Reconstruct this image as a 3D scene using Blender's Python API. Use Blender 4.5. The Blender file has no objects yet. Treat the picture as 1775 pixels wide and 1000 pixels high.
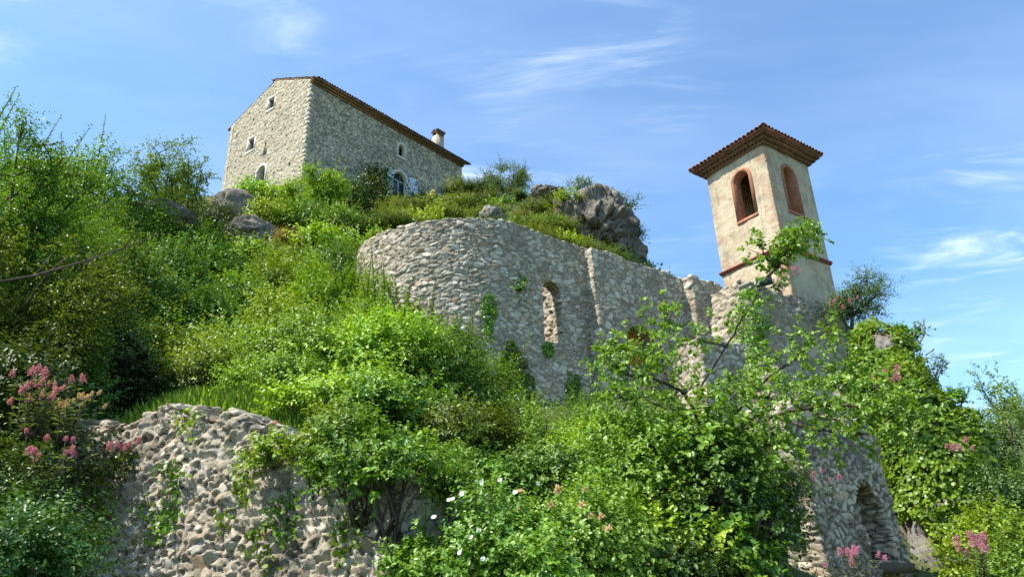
import bpy, bmesh, math, random
import numpy as np
from mathutils import Vector, Matrix

SC = bpy.context.scene
COL = SC.collection

# ------------------------------------------------------------------ camera
F_PX, PITCH, ROLL, CAMZ = 1250.0, 23.3, -1.8, 1.6
cd = bpy.data.cameras.new('camera')
cam = bpy.data.objects.new('camera', cd)
COL.objects.link(cam)
cd.sensor_width = 36.0
cd.lens = F_PX / 1775.0 * 36.0
cd.clip_start, cd.clip_end = 0.05, 6000
_M = Matrix.Rotation(math.radians(90 + PITCH), 4, 'X') @ Matrix.Rotation(math.radians(ROLL), 4, 'Z')
cam.matrix_world = Matrix.Translation((0, 0, CAMZ)) @ _M
SC.camera = cam
CR = np.array(_M.to_3x3())

# ------------------------------------------------------------------ light
SUN_EL, SUN_AZ = 56.0, -111.0        # azimuth from +Y towards +X
w = bpy.data.worlds.new('World')
SC.world = w
w.use_nodes = True
nt = w.node_tree
nt.nodes.clear()
wo = nt.nodes.new('ShaderNodeOutputWorld')
bg = nt.nodes.new('ShaderNodeBackground')
bg.inputs[1].default_value = 0.147
sky = nt.nodes.new('ShaderNodeTexSky')
sky.sky_type = 'NISHITA'
sky.sun_disc = False
sky.sun_elevation = math.radians(SUN_EL)
sky.sun_rotation = math.radians(SUN_AZ)
sky.altitude = 300
sky.air_density = 1.15
sky.dust_density = 0.9
sky.ozone_density = 2.0
# thin cirrus, laid out on a high flat layer (direction / height)
tc = nt.nodes.new('ShaderNodeTexCoord')
sep = nt.nodes.new('ShaderNodeSeparateXYZ')
nt.links.new(tc.outputs['Generated'], sep.inputs[0])
mz = nt.nodes.new('ShaderNodeMath'); mz.operation = 'MAXIMUM'; mz.inputs[1].default_value = 0.05
nt.links.new(sep.outputs[2], mz.inputs[0])
comb = nt.nodes.new('ShaderNodeCombineXYZ')
for k in (0, 1):
    dv = nt.nodes.new('ShaderNodeMath'); dv.operation = 'DIVIDE'
    nt.links.new(sep.outputs[k], dv.inputs[0]); nt.links.new(mz.outputs[0], dv.inputs[1])
    nt.links.new(dv.outputs[0], comb.inputs[k])
def wnoise(rot, scl, scale, detail, dist, lo, hi):
    mp = nt.nodes.new('ShaderNodeMapping')
    mp.inputs['Rotation'].default_value = (0, 0, math.radians(rot))
    mp.inputs['Scale'].default_value = scl
    nt.links.new(comb.outputs[0], mp.inputs[0])
    n = nt.nodes.new('ShaderNodeTexNoise')
    n.inputs['Scale'].default_value = scale
    n.inputs['Detail'].default_value = detail
    n.inputs['Roughness'].default_value = 0.62
    n.inputs['Distortion'].default_value = dist
    nt.links.new(mp.outputs[0], n.inputs['Vector'])
    mr = nt.nodes.new('ShaderNodeMapRange')
    mr.interpolation_type = 'SMOOTHSTEP'
    mr.inputs['From Min'].default_value = lo; mr.inputs['From Max'].default_value = hi
    nt.links.new(n.outputs[0], mr.inputs[0])
    return mr.outputs[0]
c1 = wnoise(52, (0.8, 2.2, 1), 2.1, 10, 0.9, 0.47, 0.95)
c2 = wnoise(10, (1, 1, 1), 1.3, 3, 0.4, 0.42, 0.66)
c3 = wnoise(-20, (1, 1.5, 1), 0.5, 5, 0.3, 0.30, 0.80)
mu = nt.nodes.new('ShaderNodeMath'); mu.operation = 'MULTIPLY'
nt.links.new(c1, mu.inputs[0]); nt.links.new(c2, mu.inputs[1])
ad = nt.nodes.new('ShaderNodeMath'); ad.operation = 'MULTIPLY_ADD'
nt.links.new(c3, ad.inputs[0]); ad.inputs[1].default_value = 0.16; nt.links.new(mu.outputs[0], ad.inputs[2])
mx = nt.nodes.new('ShaderNodeMix'); mx.data_type = 'RGBA'
nt.links.new(ad.outputs[0], mx.inputs[0])
tint = nt.nodes.new('ShaderNodeMix'); tint.data_type = 'RGBA'; tint.blend_type = 'MULTIPLY'
tint.inputs[0].default_value = 1.0
tint.inputs[7].default_value = (0.72, 0.96, 1.09, 1)
nt.links.new(sky.outputs[0], tint.inputs[6])
nt.links.new(tint.outputs[2], mx.inputs[6])
mx.inputs[7].default_value = (6.2, 6.7, 7.2, 1)
nt.links.new(mx.outputs[2], bg.inputs[0])
nt.links.new(bg.outputs[0], wo.inputs[0])

sl = bpy.data.lights.new('sun', 'SUN')
sl.energy = 5.0
sl.angle = math.radians(0.53)
sl.color = (1.0, 0.93, 0.81)
so = bpy.data.objects.new('sun', sl)
COL.objects.link(so)
_s = Vector((math.sin(math.radians(SUN_AZ)) * math.cos(math.radians(SUN_EL)),
             math.cos(math.radians(SUN_AZ)) * math.cos(math.radians(SUN_EL)), math.sin(math.radians(SUN_EL))))
so.rotation_euler = _s.to_track_quat('Z', 'Y').to_euler()
so.location = (-20, -10, 60)

SC.view_settings.view_transform = 'Standard'
SC.view_settings.look = 'None'
SC.view_settings.exposure = 0.8
SC.view_settings.gamma = 1
SC.cycles.use_denoising = False
SC.cycles.max_bounces = 6
SC.cycles.diffuse_bounces = 3
SC.cycles.glossy_bounces = 2
SC.cycles.transmission_bounces = 4
SC.cycles.transparent_max_bounces = 4
SC.cycles.caustics_reflective = False
SC.cycles.caustics_refractive = False

# ------------------------------------------------------------------ helpers
def ray(px, py):
    return CR @ np.array([(px - 887.5) / F_PX, -(py - 500) / F_PX, -1.0])
def at(px, py, D):
    """world point seen at (px,py) of the photograph at plan distance D metres"""
    r = ray(px, py)
    return r / math.hypot(r[0], r[1]) * D + np.array([0, 0, CAMZ])
def adir(az):
    a = math.radians(az)
    return np.array([math.sin(a), math.cos(a)])
def onwall(P, az, px, py):
    """(distance along a wall line, height) where the sight line meets the wall"""
    d = adir(az); r = ray(px, py)
    A = np.array([[d[0], -r[0]], [d[1], -r[1]]])
    t, s = np.linalg.solve(A, -np.array(P[:2]))
    return t, CAMZ + s * r[2]
def nrm(v):
    return v / np.maximum(np.linalg.norm(v, axis=-1, keepdims=True), 1e-9)
def smooth(a, b, x):
    t = np.clip((x - a) / (b - a), 0, 1)
    return t * t * (3 - 2 * t)
def hash3(i, seed):
    i = i.astype(np.int64)
    h = (i[..., 0] * 73856093) ^ (i[..., 1] * 19349663) ^ (i[..., 2] * 83492791) ^ (seed * 2654435761)
    h &= 0xffffffff
    out = []
    for k in range(4):
        h = (h ^ (h >> 15)) * 2246822519 & 0xffffffff
        h = (h ^ (h >> 13)) * 3266489917 & 0xffffffff
        h = h ^ (h >> 16)
        out.append(h / 4294967295.0)
        h = (h + 0x9e3779b9) & 0xffffffff
    return np.stack(out, -1)
def vnoise(p, seed=0):
    i = np.floor(p).astype(np.int64); f = p - i
    f = f * f * (3 - 2 * f)
    r = 0
    for dx in (0, 1):
        for dy in (0, 1):
            for dz in (0, 1):
                h = hash3(i + np.array([dx, dy, dz]), seed)[..., 0]
                r = r + h * (f[..., 0] if dx else 1 - f[..., 0]) * (f[..., 1] if dy else 1 - f[..., 1]) * (f[..., 2] if dz else 1 - f[..., 2])
    return r - 0.5
def fbm(p, octs=4, seed=0, rough=0.55):
    r = 0; a = 1.0
    for k in range(octs):
        r = r + a * vnoise(p * 2.03 ** k + 17.3 * k, seed + k)
        a *= rough
    return r
def voro(p, seed=0, jit=(0.85, 0.85, 0.85), wgt=0.0):
    """F1, F2, random of the cell (4), vector from the cell's centre"""
    n = len(p)
    F1 = np.full(n, 9.0); F2 = np.full(n, 9.0); R = np.zeros((n, 4)); C = np.zeros((n, 3))
    i = np.floor(p).astype(np.int64)
    j = np.array(jit)
    for dx in (-1, 0, 1):
        for dy in (-1, 0, 1):
            for dz in (-1, 0, 1):
                c = i + np.array([dx, dy, dz])
                h = hash3(c, seed)
                v = p - (c + 0.5 + (h[:, :3] - 0.5) * j)
                d = np.sqrt((v * v).sum(1)) - wgt * h[:, 3]
                cl = d < F1
                F2 = np.where(cl, F1, np.minimum(F2, d))
                F1 = np.where(cl, d, F1)
                R[cl] = h[cl]; C[cl] = v[cl]
    return F1, F2, R[:, [3, 0, 1, 2]], C

def mesh(name, V, faces, mat=None, parent=None, attrs=None, smooth_=False):
    """V (n,3); faces: list of (m,k) index arrays"""
    me = bpy.data.meshes.new(name)
    V = np.asarray(V, dtype=np.float32)
    me.vertices.add(len(V)); me.vertices.foreach_set('co', V.ravel())
    faces = [np.asarray(f, dtype=np.int32) for f in faces if len(f)]
    li = np.concatenate([f.ravel() for f in faces])
    tot = np.concatenate([np.full(len(f), f.shape[1], dtype=np.int32) for f in faces])
    st = np.concatenate([[0], np.cumsum(tot)[:-1]]).astype(np.int32)
    me.loops.add(len(li)); me.loops.foreach_set('vertex_index', li)
    me.polygons.add(len(tot)); me.polygons.foreach_set('loop_start', st)
    if smooth_:
        me.polygons.foreach_set('use_smooth', np.ones(len(tot), dtype=bool))
    me.update(calc_edges=True)
    if attrs:
        for k, a in attrs.items():
            at_ = me.attributes.new(k, 'FLOAT', 'POINT')
            at_.data.foreach_set('value', np.asarray(a, dtype=np.float32))
    o = bpy.data.objects.new(name, me)
    COL.objects.link(o)
    if mat: me.materials.append(mat)
    if parent:
        o.parent = parent
        o.matrix_parent_inverse = Matrix.Translation(-Vector(parent.location))
    return o
class MB:
    def __init__(s): s.V = []; s.Q = []; s.T = []; s.n = 0
    def add(s, V, Q=(), T=()):
        V = np.asarray(V, float)
        if len(Q): s.Q.append(np.asarray(Q) + s.n)
        if len(T): s.T.append(np.asarray(T) + s.n)
        s.V.append(V); s.n += len(V)
    def box(s, c, ax, ay, az_):
        """centre and three half-axis vectors"""
        c, ax, ay, az_ = [np.asarray(k, float) for k in (c, ax, ay, az_)]
        V = [c + i * ax + j * ay + k * az_ for k in (-1, 1) for j in (-1, 1) for i in (-1, 1)]
        s.add(V, [(0, 2, 3, 1), (4, 5, 7, 6), (0, 1, 5, 4), (2, 6, 7, 3), (0, 4, 6, 2), (1, 3, 7, 5)])
    def tube(s, P, R, n=6, cap=True):
        P = np.asarray(P, float); R = np.broadcast_to(np.asarray(R, float), (len(P),))
        t = np.gradient(P, axis=0); t = nrm(t)
        ref = np.array([0.31, 0.17, 0.93]) if abs(t[0][2]) < 0.9 else np.array([0.93, 0.31, 0.17])
        u = nrm(np.cross(t, ref)); v = np.cross(t, u)
        a = np.arange(n) / n * 2 * math.pi
        V = P[:, None] + R[:, None, None] * (u[:, None] * np.cos(a)[None, :, None] + v[:, None] * np.sin(a)[None, :, None])
        V = V.reshape(-1, 3)
        i, j = np.meshgrid(np.arange(len(P) - 1), np.arange(n), indexing='ij')
        a0 = i * n + j; a1 = i * n + (j + 1) % n
        Q = np.stack([a0, a1, a1 + n, a0 + n], -1).reshape(-1, 4)
        T = []
        if cap:
            T = [(0, k + 1, k) for k in range(1, n - 1)] + [((len(P) - 1) * n, (len(P) - 1) * n + k, (len(P) - 1) * n + k + 1) for k in range(1, n - 1)]
        s.add(V, Q, T)
    def build(s, name, mat, parent=None, smooth_=False):
        return mesh(name, np.concatenate(s.V), [np.concatenate(a) for a in (s.Q, s.T) if len(a)], mat, parent, smooth_=smooth_)
def tag(o, label, cat, group=None, kind=None):
    o['label'] = label; o['category'] = cat
    if group: o['group'] = group
    if kind: o['kind'] = kind
    return o
def thing(name, loc, label, cat, group=None):
    o = bpy.data.objects.new(name, None)
    o.location = [float(k) for k in loc]
    o.empty_display_size = 0.2
    COL.objects.link(o)
    return tag(o, label, cat, group)

# ------------------------------------------------------------------ materials
class NB:
    def __init__(s, name):
        s.m = bpy.data.materials.new(name); s.m.use_nodes = True
        s.t = s.m.node_tree; s.t.nodes.clear()
        s.out = s.n('OutputMaterial'); s.b = s.n('BsdfPrincipled')
        s.l(s.b.outputs[0], s.out.inputs[0])
    def n(s, t): return s.t.nodes.new('ShaderNode' + t)
    def l(s, a, b): s.t.links.new(a, b)
    def coord(s, kind='Object'):
        return s.n('TexCoord').outputs[kind]
    def geo(s): return s.n('NewGeometry').outputs['Position']
    def noise(s, vec, scale, detail=4, rough=0.55, dist=0.0):
        n = s.n('TexNoise'); s.l(vec, n.inputs['Vector'])
        n.inputs['Scale'].default_value = scale; n.inputs['Detail'].default_value = detail
        n.inputs['Roughness'].default_value = rough; n.inputs['Distortion'].default_value = dist
        return n.outputs[0]
    def attr(s, name):
        a = s.n('Attribute'); a.attribute_name = name; return a.outputs['Fac']
    def rng(s, v, a, b, c=0, d=1, sm=True):
        r = s.n('MapRange'); r.interpolation_type = 'SMOOTHSTEP' if sm else 'LINEAR'
        s.l(v, r.inputs[0])
        for k, x in zip((1, 2, 3, 4), (a, b, c, d)): r.inputs[k].default_value = x
        return r.outputs[0]
    def math(s, op, a, b):
        m = s.n('Math'); m.operation = op
        for k, x in ((0, a), (1, b)):
            if isinstance(x, (int, float)): m.inputs[k].default_value = x
            else: s.l(x, m.inputs[k])
        return m.outputs[0]
    def ramp(s, v, stops):
        r = s.n('ValToRGB'); s.l(v, r.inputs[0])
        e = r.color_ramp.elements
        while len(e) < len(stops): e.new(0.5)
        for k, (p, c) in enumerate(stops):
            e[k].position = p; e[k].color = (*c, 1)
        return r.outputs[0]
    def mix(s, f, a, b, mode='MIX'):
        m = s.n('Mix'); m.data_type = 'RGBA'; m.blend_type = mode
        for k, x in ((0, f), (6, a), (7, b)):
            if isinstance(x, (int, float)): m.inputs[k].default_value = x
            elif isinstance(x, tuple): m.inputs[k].default_value = (*x, 1)
            else: s.l(x, m.inputs[k])
        return m.outputs[2]
    def bump(s, h, strength=0.5, dist=0.02):
        b = s.n('Bump'); s.l(h, b.inputs['Height'])
        b.inputs['Strength'].default_value = strength; b.inputs['Distance'].default_value = dist
        s.l(b.outputs[0], s.b.inputs['Normal'])
    def done(s, col, rough=0.85, spec=0.25):
        if isinstance(col, tuple): s.b.inputs['Base Color'].default_value = (*col, 1)
        else: s.l(col, s.b.inputs['Base Color'])
        s.b.inputs['Roughness'].default_value = rough
        s.b.inputs['Specular IOR Level'].default_value = spec
        return s.m

def stone_mat(name, stops, mortar, stain=(0.10, 0.095, 0.085), stain_amt=0.5, stain_scale=0.35, lichen=0.0, fine=9.0, bump=0.03):
    b = NB(name)
    p = b.geo()
    c = b.ramp(b.attr('rc'), stops)
    n1 = b.noise(p, fine, 6, 0.65)
    c = b.mix(b.rng(n1, 0.3, 0.7, 0.0, 0.55), c, (0.5, 0.5, 0.5), 'OVERLAY') if False else b.mix(0.55, c, b.ramp(n1, [(0.25, (0.55, 0.54, 0.52)), (0.5, (0.95, 0.94, 0.92)), (0.75, (1.25, 1.23, 1.18))]), 'MULTIPLY')
    patch = b.rng(b.noise(p, 0.8, 5, 0.65, .6), 0.50, 0.66, 1.0, 0.25)
    c = b.mix(b.math('MULTIPLY', b.attr('st'), patch), mortar, c)
    mp = b.n('Mapping'); mp.inputs['Scale'].default_value = (1.6, 1.6, 0.22); b.l(p, mp.inputs[0])
    c = b.mix(b.rng(b.noise(mp.outputs[0], 1.3, 6, 0.65), 0.54, 0.75, 0, stain_amt * .6), c, stain)
    n2 = b.noise(p, stain_scale, 5, 0.6, 0.4)
    c = b.mix(b.rng(n2, 0.5, 0.72, 0, stain_amt), c, stain)
    n4 = b.noise(p, 2.4, 5, 0.7)
    c = b.mix(b.rng(n4, 0.58, 0.75, 0, 0.45), c, stain)
    if lichen:
        n3 = b.noise(p, 3.1, 5, 0.7)
        c = b.mix(b.rng(n3, 0.6, 0.7, 0, lichen), c, (0.42, 0.42, 0.38))
    b.bump(b.noise(p, fine * 3, 6, 0.7), 0.6, bump)
    return b.done(c, 0.92, 0.15)

M = {}
M['house'] = stone_mat('house_stone', [(0, (0.36, 0.31, 0.22)), (0.4, (0.50, 0.44, 0.325)), (0.75, (0.58, 0.52, 0.395)), (1, (0.45, 0.40, 0.31))], (0.36, 0.31, 0.225), (0.17, 0.155, 0.12), 0.45, 0.25)
M['house_side'] = stone_mat('house_side_stone', [(0, (0.37, 0.315, 0.225)), (0.4, (0.49, 0.43, 0.315)), (0.8, (0.58, 0.51, 0.385)), (1, (0.40, 0.35, 0.265))], (0.20, 0.175, 0.13), (0.16, 0.15, 0.125), 0.5, 0.3)
M['church'] = stone_mat('church_stone', [(0, (0.30, 0.255, 0.19)), (0.35, (0.44, 0.385, 0.29)), (0.7, (0.56, 0.50, 0.39)), (0.93, (0.64, 0.59, 0.49)), (1, (0.40, 0.26, 0.16))], (0.25, 0.215, 0.16), (0.15, 0.135, 0.11), 0.55, 0.3)
M['dry'] = stone_mat('dry_stone', [(0, (0.27, 0.23, 0.17)), (0.35, (0.39, 0.34, 0.255)), (0.7, (0.48, 0.425, 0.33)), (0.95, (0.56, 0.51, 0.42)), (1, (0.38, 0.27, 0.17))], (0.07, 0.06, 0.042), (0.11, 0.10, 0.075), 0.5, 0.7, 0.35, 16, 0.02)
M['rubble'] = stone_mat('rubble_stone', [(0, (0.28, 0.24, 0.18)), (0.5, (0.41, 0.36, 0.275)), (0.9, (0.52, 0.465, 0.36)), (1, (0.48, 0.36, 0.24))], (0.30, 0.26, 0.19), (0.11, 0.105, 0.095), 0.6, 0.5, 0.3)
M['niche'] = stone_mat('niche_ruin_stone', [(0, (0.33, 0.28, 0.2)), (0.5, (0.5, 0.43, 0.32)), (0.9, (0.62, 0.55, 0.42)), (1, (0.52, 0.39, 0.26))], (0.14, 0.11, 0.08), (0.11, 0.105, 0.095), 0.5, 0.6, 0.2)
def rock_mat(name, a, b_, dark):
    b = NB(name); p = b.geo()
    n = b.noise(p, 0.9, 8, 0.65, 0.5)
    c = b.ramp(n, [(0.25, dark), (0.45, a), (0.62, b_), (0.8, a)])
    c = b.mix(b.rng(b.noise(p, 7, 6, 0.7), 0.35, 0.65, 0.5, 0), c, dark)
    c = b.mix(b.rng(b.noise(p, 0.6, 4, 0.6), 0.58, 0.7, 0, 0.5), c, (0.30, 0.19, 0.11))
    b.bump(b.noise(p, 6, 10, 0.8), 1.0, 0.14)
    return b.done(c, 0.95, 0.1)
M['rock'] = rock_mat('grey_rock', (0.20, 0.178, 0.142), (0.33, 0.30, 0.245), (0.06, 0.055, 0.048))
M['rock_pale'] = rock_mat('pale_rock', (0.30, 0.285, 0.25), (0.44, 0.42, 0.375), (0.13, 0.12, 0.105))
def plain(name, c, rough=0.7, spec=0.3, var=0.25, scale=14, bump=0.0):
    b = NB(name); p = b.geo(); n = b.noise(p, scale, 5, 0.65)
    lo = tuple(k * (1 - var) for k in c); hi = tuple(min(1, k * (1 + var)) for k in c)
    col = b.ramp(n, [(0.3, lo), (0.7, hi)])
    if bump: b.bump(b.noise(p, scale * 2, 5, 0.7), 0.6, bump)
    return b.done(col, rough, spec)
M['dressed'] = plain('dressed_limestone', (0.56, 0.53, 0.46), 0.85, 0.2, 0.15, 6, 0.01)
M['tile'] = plain('terracotta_tile', (0.23, 0.10, 0.065), 0.85, 0.2, 0.6, 5, 0.01)
M['tile_old'] = plain('weathered_tile', (0.17, 0.115, 0.08), 0.9, 0.15, 0.6, 3, 0.01)
M['genoise'] = plain('brown_eave_tile', (0.22, 0.12, 0.07), 0.9, 0.15, 0.45, 4, 0.01)
M['eave_wood'] = plain('brown_eave', (0.21, 0.135, 0.07), 0.9, 0.15, 0.4, 4, 0.01)
M['brick'] = plain('red_brick', (0.36, 0.16, 0.10), 0.9, 0.15, 0.3, 5, 0.01)
M['course'] = plain('red_string_course', (0.24, 0.075, 0.055), 0.9, 0.15, 0.35, 5, 0.01)
M['chimney'] = plain('chimney_render', (0.40, 0.33, 0.25), 0.9, 0.15, 0.2, 3, 0.01)
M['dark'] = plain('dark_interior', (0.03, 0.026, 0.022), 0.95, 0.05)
M['shutter'] = plain('pale_shutter_paint', (0.52, 0.56, 0.60), 0.6, 0.3, 0.12, 5)
M['frame'] = plain('pale_window_frame', (0.55, 0.58, 0.60), 0.5, 0.3, 0.08, 5)
M['iron'] = plain('rusty_iron', (0.07, 0.045, 0.035), 0.7, 0.4)
M['lamp'] = plain('black_lamp_housing', (0.015, 0.016, 0.018), 0.35, 0.5, 0.1)
M['ochre'] = plain('ochre_plaster', (0.52, 0.27, 0.06), 0.95, 0.1, 0.45, 3.5, 0.02)
M['bark'] = plain('grey_brown_bark', (0.085, 0.066, 0.05), 0.95, 0.1, 0.5, 18, 0.01)
M['deadwood'] = plain('dead_wood', (0.17, 0.145, 0.12), 0.95, 0.1, 0.4, 20, 0.005)
b = NB('window_glass'); M['glass'] = b.done((0.02, 0.035, 0.06), 0.08, 0.6)

def leaf_mat(name, dark, mid, light, trans=0.42, rough=0.45, spec=0.35, tint=0.19):
    b = NB(name)
    c = b.ramp(b.attr('var'), [(0, dark), (0.45, mid), (0.9, light), (1, tuple(min(1, k * 1.3) for k in light))])
    oi = b.n('ObjectInfo').outputs['Random']
    hs = b.n('HueSaturation')
    b.l(b.rng(oi, 0, 1, 0.5 - tint * 0.17, 0.5 + tint * 0.07, False), hs.inputs['Hue'])
    b.l(b.rng(b.math('FRACT', b.math('MULTIPLY', oi, 7.31), 0), 0, 1, 1 - 1.6 * tint, 1 + 1.6 * tint, False), hs.inputs['Value'])
    hs.inputs['Saturation'].default_value = 1.0
    b.l(c, hs.inputs['Color'])
    c = hs.outputs[0]
    m = b.done(c, rough, spec)
    tr = b.n('BsdfTranslucent')
    b.l(b.mix(1.0, c, (1.6, 1.55, 0.4), 'MULTIPLY'), tr.inputs[0])
    ms = b.n('MixShader'); ms.inputs[0].default_value = trans
    b.l(b.b.outputs[0], ms.inputs[1]); b.l(tr.outputs[0], ms.inputs[2])
    b.l(ms.outputs[0], b.out.inputs[0])
    return m
L_ = {
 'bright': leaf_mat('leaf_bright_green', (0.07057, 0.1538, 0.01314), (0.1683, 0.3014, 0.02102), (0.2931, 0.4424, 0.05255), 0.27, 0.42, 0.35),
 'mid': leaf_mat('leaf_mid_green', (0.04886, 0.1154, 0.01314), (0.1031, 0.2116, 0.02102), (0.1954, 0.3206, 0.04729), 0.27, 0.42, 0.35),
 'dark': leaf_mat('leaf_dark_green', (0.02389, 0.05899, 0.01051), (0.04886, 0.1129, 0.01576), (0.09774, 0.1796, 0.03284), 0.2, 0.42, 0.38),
 'grey': leaf_mat('leaf_grey_green', (0.06514, 0.109, 0.04729), (0.1139, 0.1796, 0.06831), (0.1846, 0.2693, 0.1116), 0.22, .5, .3, .06),
 'broom': leaf_mat('leaf_broom_green', (0.05971, 0.109, 0.02102), (0.1194, 0.1924, 0.03284), (0.2063, 0.2886, 0.06569), 0.22, .5, .3),
 'ivy': leaf_mat('leaf_ivy', (0.05428, 0.1283, 0.01051), (0.1249, 0.2565, 0.01314), (0.228, 0.3847, 0.0289), 0.28, 0.4, 0.4),
 'fruit': leaf_mat('leaf_fruit_tree', (0.076, 0.1667, 0.02365), (0.1575, 0.2886, 0.03679), (0.304, 0.4489, 0.1314), 0.32, 0.42, 0.4, 0.02),
 'rose': leaf_mat('leaf_rose', (0.06514, 0.1603, 0.0184), (0.1249, 0.2628, 0.02627), (0.2172, 0.3655, 0.05912), 0.27, 0.38, 0.4),
 'grass': leaf_mat('grass_blade', (0.1085, 0.2051, 0.02365), (0.1954, 0.3334, 0.03416), (0.2931, 0.4104, 0.07226), 0.35),
 'dry': leaf_mat('dry_grass', (0.12, 0.11, 0.05), (0.2, 0.17, 0.08), (0.26, 0.23, 0.12), 0.3),
 'pink': leaf_mat('petal_pink', (0.38, 0.09, 0.22), (0.52, 0.17, 0.34), (0.66, 0.32, 0.48), 0.3, 0.6, 0.2, 0.03),
 'peach': leaf_mat('petal_peach', (0.45, 0.26, 0.16), (0.58, 0.40, 0.27), (0.68, 0.54, 0.40), 0.3, 0.6, 0.2, 0.03),
 'white': leaf_mat('petal_white', (0.7, 0.69, 0.62), (0.8, 0.79, 0.74), (0.85, 0.84, 0.8), 0.2, 0.6, 0.2, 0.0),
 'yellow': leaf_mat('petal_yellow', (0.5, 0.44, 0.2), (0.62, 0.57, 0.3), (0.72, 0.68, 0.45), 0.25, 0.6, 0.2, 0.0),
}
b = NB('hillside_soil'); p = b.geo()
c = b.ramp(b.noise(p, 1.3, 7, 0.65), [(0.3, (0.045, 0.06, 0.018)), (0.5, (0.075, 0.095, 0.03)), (0.7, (0.15, 0.14, 0.08))])
c = b.mix(b.rng(b.noise(p, 0.35, 4, 0.6), 0.55, 0.7, 0, 0.6), c, (0.22, 0.20, 0.15))
b.bump(b.noise(p, 5, 6, 0.7), 0.8, 0.08)
M['soil'] = b.done(c, 0.95, 0.1)

# ------------------------------------------------------------------ key plan points
NAZ = 55.0                                    # direction of the church walls and the tower
d_n = adir(NAZ); o_n = np.array([d_n[1], -d_n[0]])      # along, outward
NP = at(1012, 437, 25)[:2]                    # where apse wall meets nave wall
APR, APT = 4.1, -3.0
APC = NP + APT * d_n - APR * o_n              # apse centre
TC = at(1322, 250, 30)[:2]                    # tower's near corner
TW = 3.3
HAZ = 40.5
HC = at(541, 138, 45)                         # house near corner, at the eave
HL = at(402, 213, 53)
HEAVE = 37.3
d_h = adir(HAZ); o_h = np.array([d_h[1], -d_h[0]])
HLEN = 15.6
gv = HL[:2] - HC[:2]; GW = float(np.hypot(*gv)); d_g = gv / GW          # gable, from corner to the left
o_g = np.array([-d_g[1], d_g[0]])
GAZ = math.degrees(math.atan2(d_g[0], d_g[1]))
BK = at(1288, 488, 27.4)                      # bastion corner below the tower
WA = at(120, 900, 9.8)[:2]; WB = at(692, 930, 6.4)[:2]     # dry stone wall ends
d_w = (WB - WA) / np.hypot(*(WB - WA)); o_w = np.array([d_w[1], -d_w[0]])
WL = float(np.hypot(*(WB - WA)))

# ------------------------------------------------------------------ terrain
TP = []
def tp(x, y, z): TP.append((x, y, z))
def tg(px, py, D):
    q = at(px, py, D); TP.append(tuple(q))
for q in [(0, -15, -1.0), (-15, -12, -0.5), (15, -12, -1.2), (0, 0, 0), (0, 3, 0.35), (4, 3, 0.2), (-4, 3, 0.6), (-8, 2, 0.8), (10, 4, 0.2),
          (2, 6, 0.9), (5, 7.5, 1.0), (9, 10, 1.2), (14, 11, 1.0), (20, 12, 0.2), (30, 10, -2), (40, 0, -6), (-20, 3, 1.5), (-40, 0, -2)]: tp(*q)
WTOP = [(u, z) for u, z in [(-1.6, 3.75), (0.0, 3.6), (0.9, 3.55), (1.75, 3.64), (2.1, 3.45), (2.9, 3.2), (3.8, 2.95), (4.6, 2.7), (WL, 2.6)]]
def wtop(u): return np.interp(u, [a for a, _ in WTOP], [b_ for _, b_ in WTOP])
for u in np.linspace(-1.5, WL, 8):
    g = WA + u * d_w
    f = g + o_w * 0.15; tp(f[0], f[1], 1.65 - 0.16 * max(u, 0))
    f = g + o_w * 1.2; tp(f[0], f[1], 1.35 - 0.14 * max(u, 0))
    k = g - o_w * 0.75; tp(k[0], k[1], float(wtop(u)) - 0.12)
    k = g - o_w * 2.6; tp(k[0], k[1], float(wtop(u)) + (0.35 if u < 2.5 else .05))
for q in [(1330, 800, 22), (1450, 860, 22), (1545, 960, 22), (1230, 720, 25.5), (1400, 690, 27), (1520, 1090, 16.5), (1600, 1070, 17.5), (1450, 1090, 15.2), (1700, 1070, 17.5), (1400, 1060, 13.5), (1620, 1030, 20), (1560, 1040, 19), (1780, 900, 24)]: tg(*q)
for q in [(1000, 960, 8.5), (1200, 960, 9.5), (900, 960, 10.5), (1250, 930, 13), (1350, 940, 15.5), (800, 920, 11.5), (640, 860, 12),
          (1775, 1040, 18)]: tg(*q)
for q in [(870, 705, 21.5), (1000, 700, 23.5), (760, 690, 20.5), (1110, 690, 25), (660, 700, 22), (600, 650, 25)]: tg(*q)
for q in [(480, 770, 15), (400, 750, 15), (300, 730, 15), (100, 720, 13), (-100, 700, 13), (-400, 650, 14), (480, 650, 21), (350, 620, 21), (180, 590, 19),
          (0, 580, 19), (-200, 500, 22), (300, 470, 27), (180, 440, 27), (60, 440, 26), (-150, 400, 28), (420, 480, 33), (360, 425, 36), (320, 410, 40)]: tg(*q)
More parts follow.
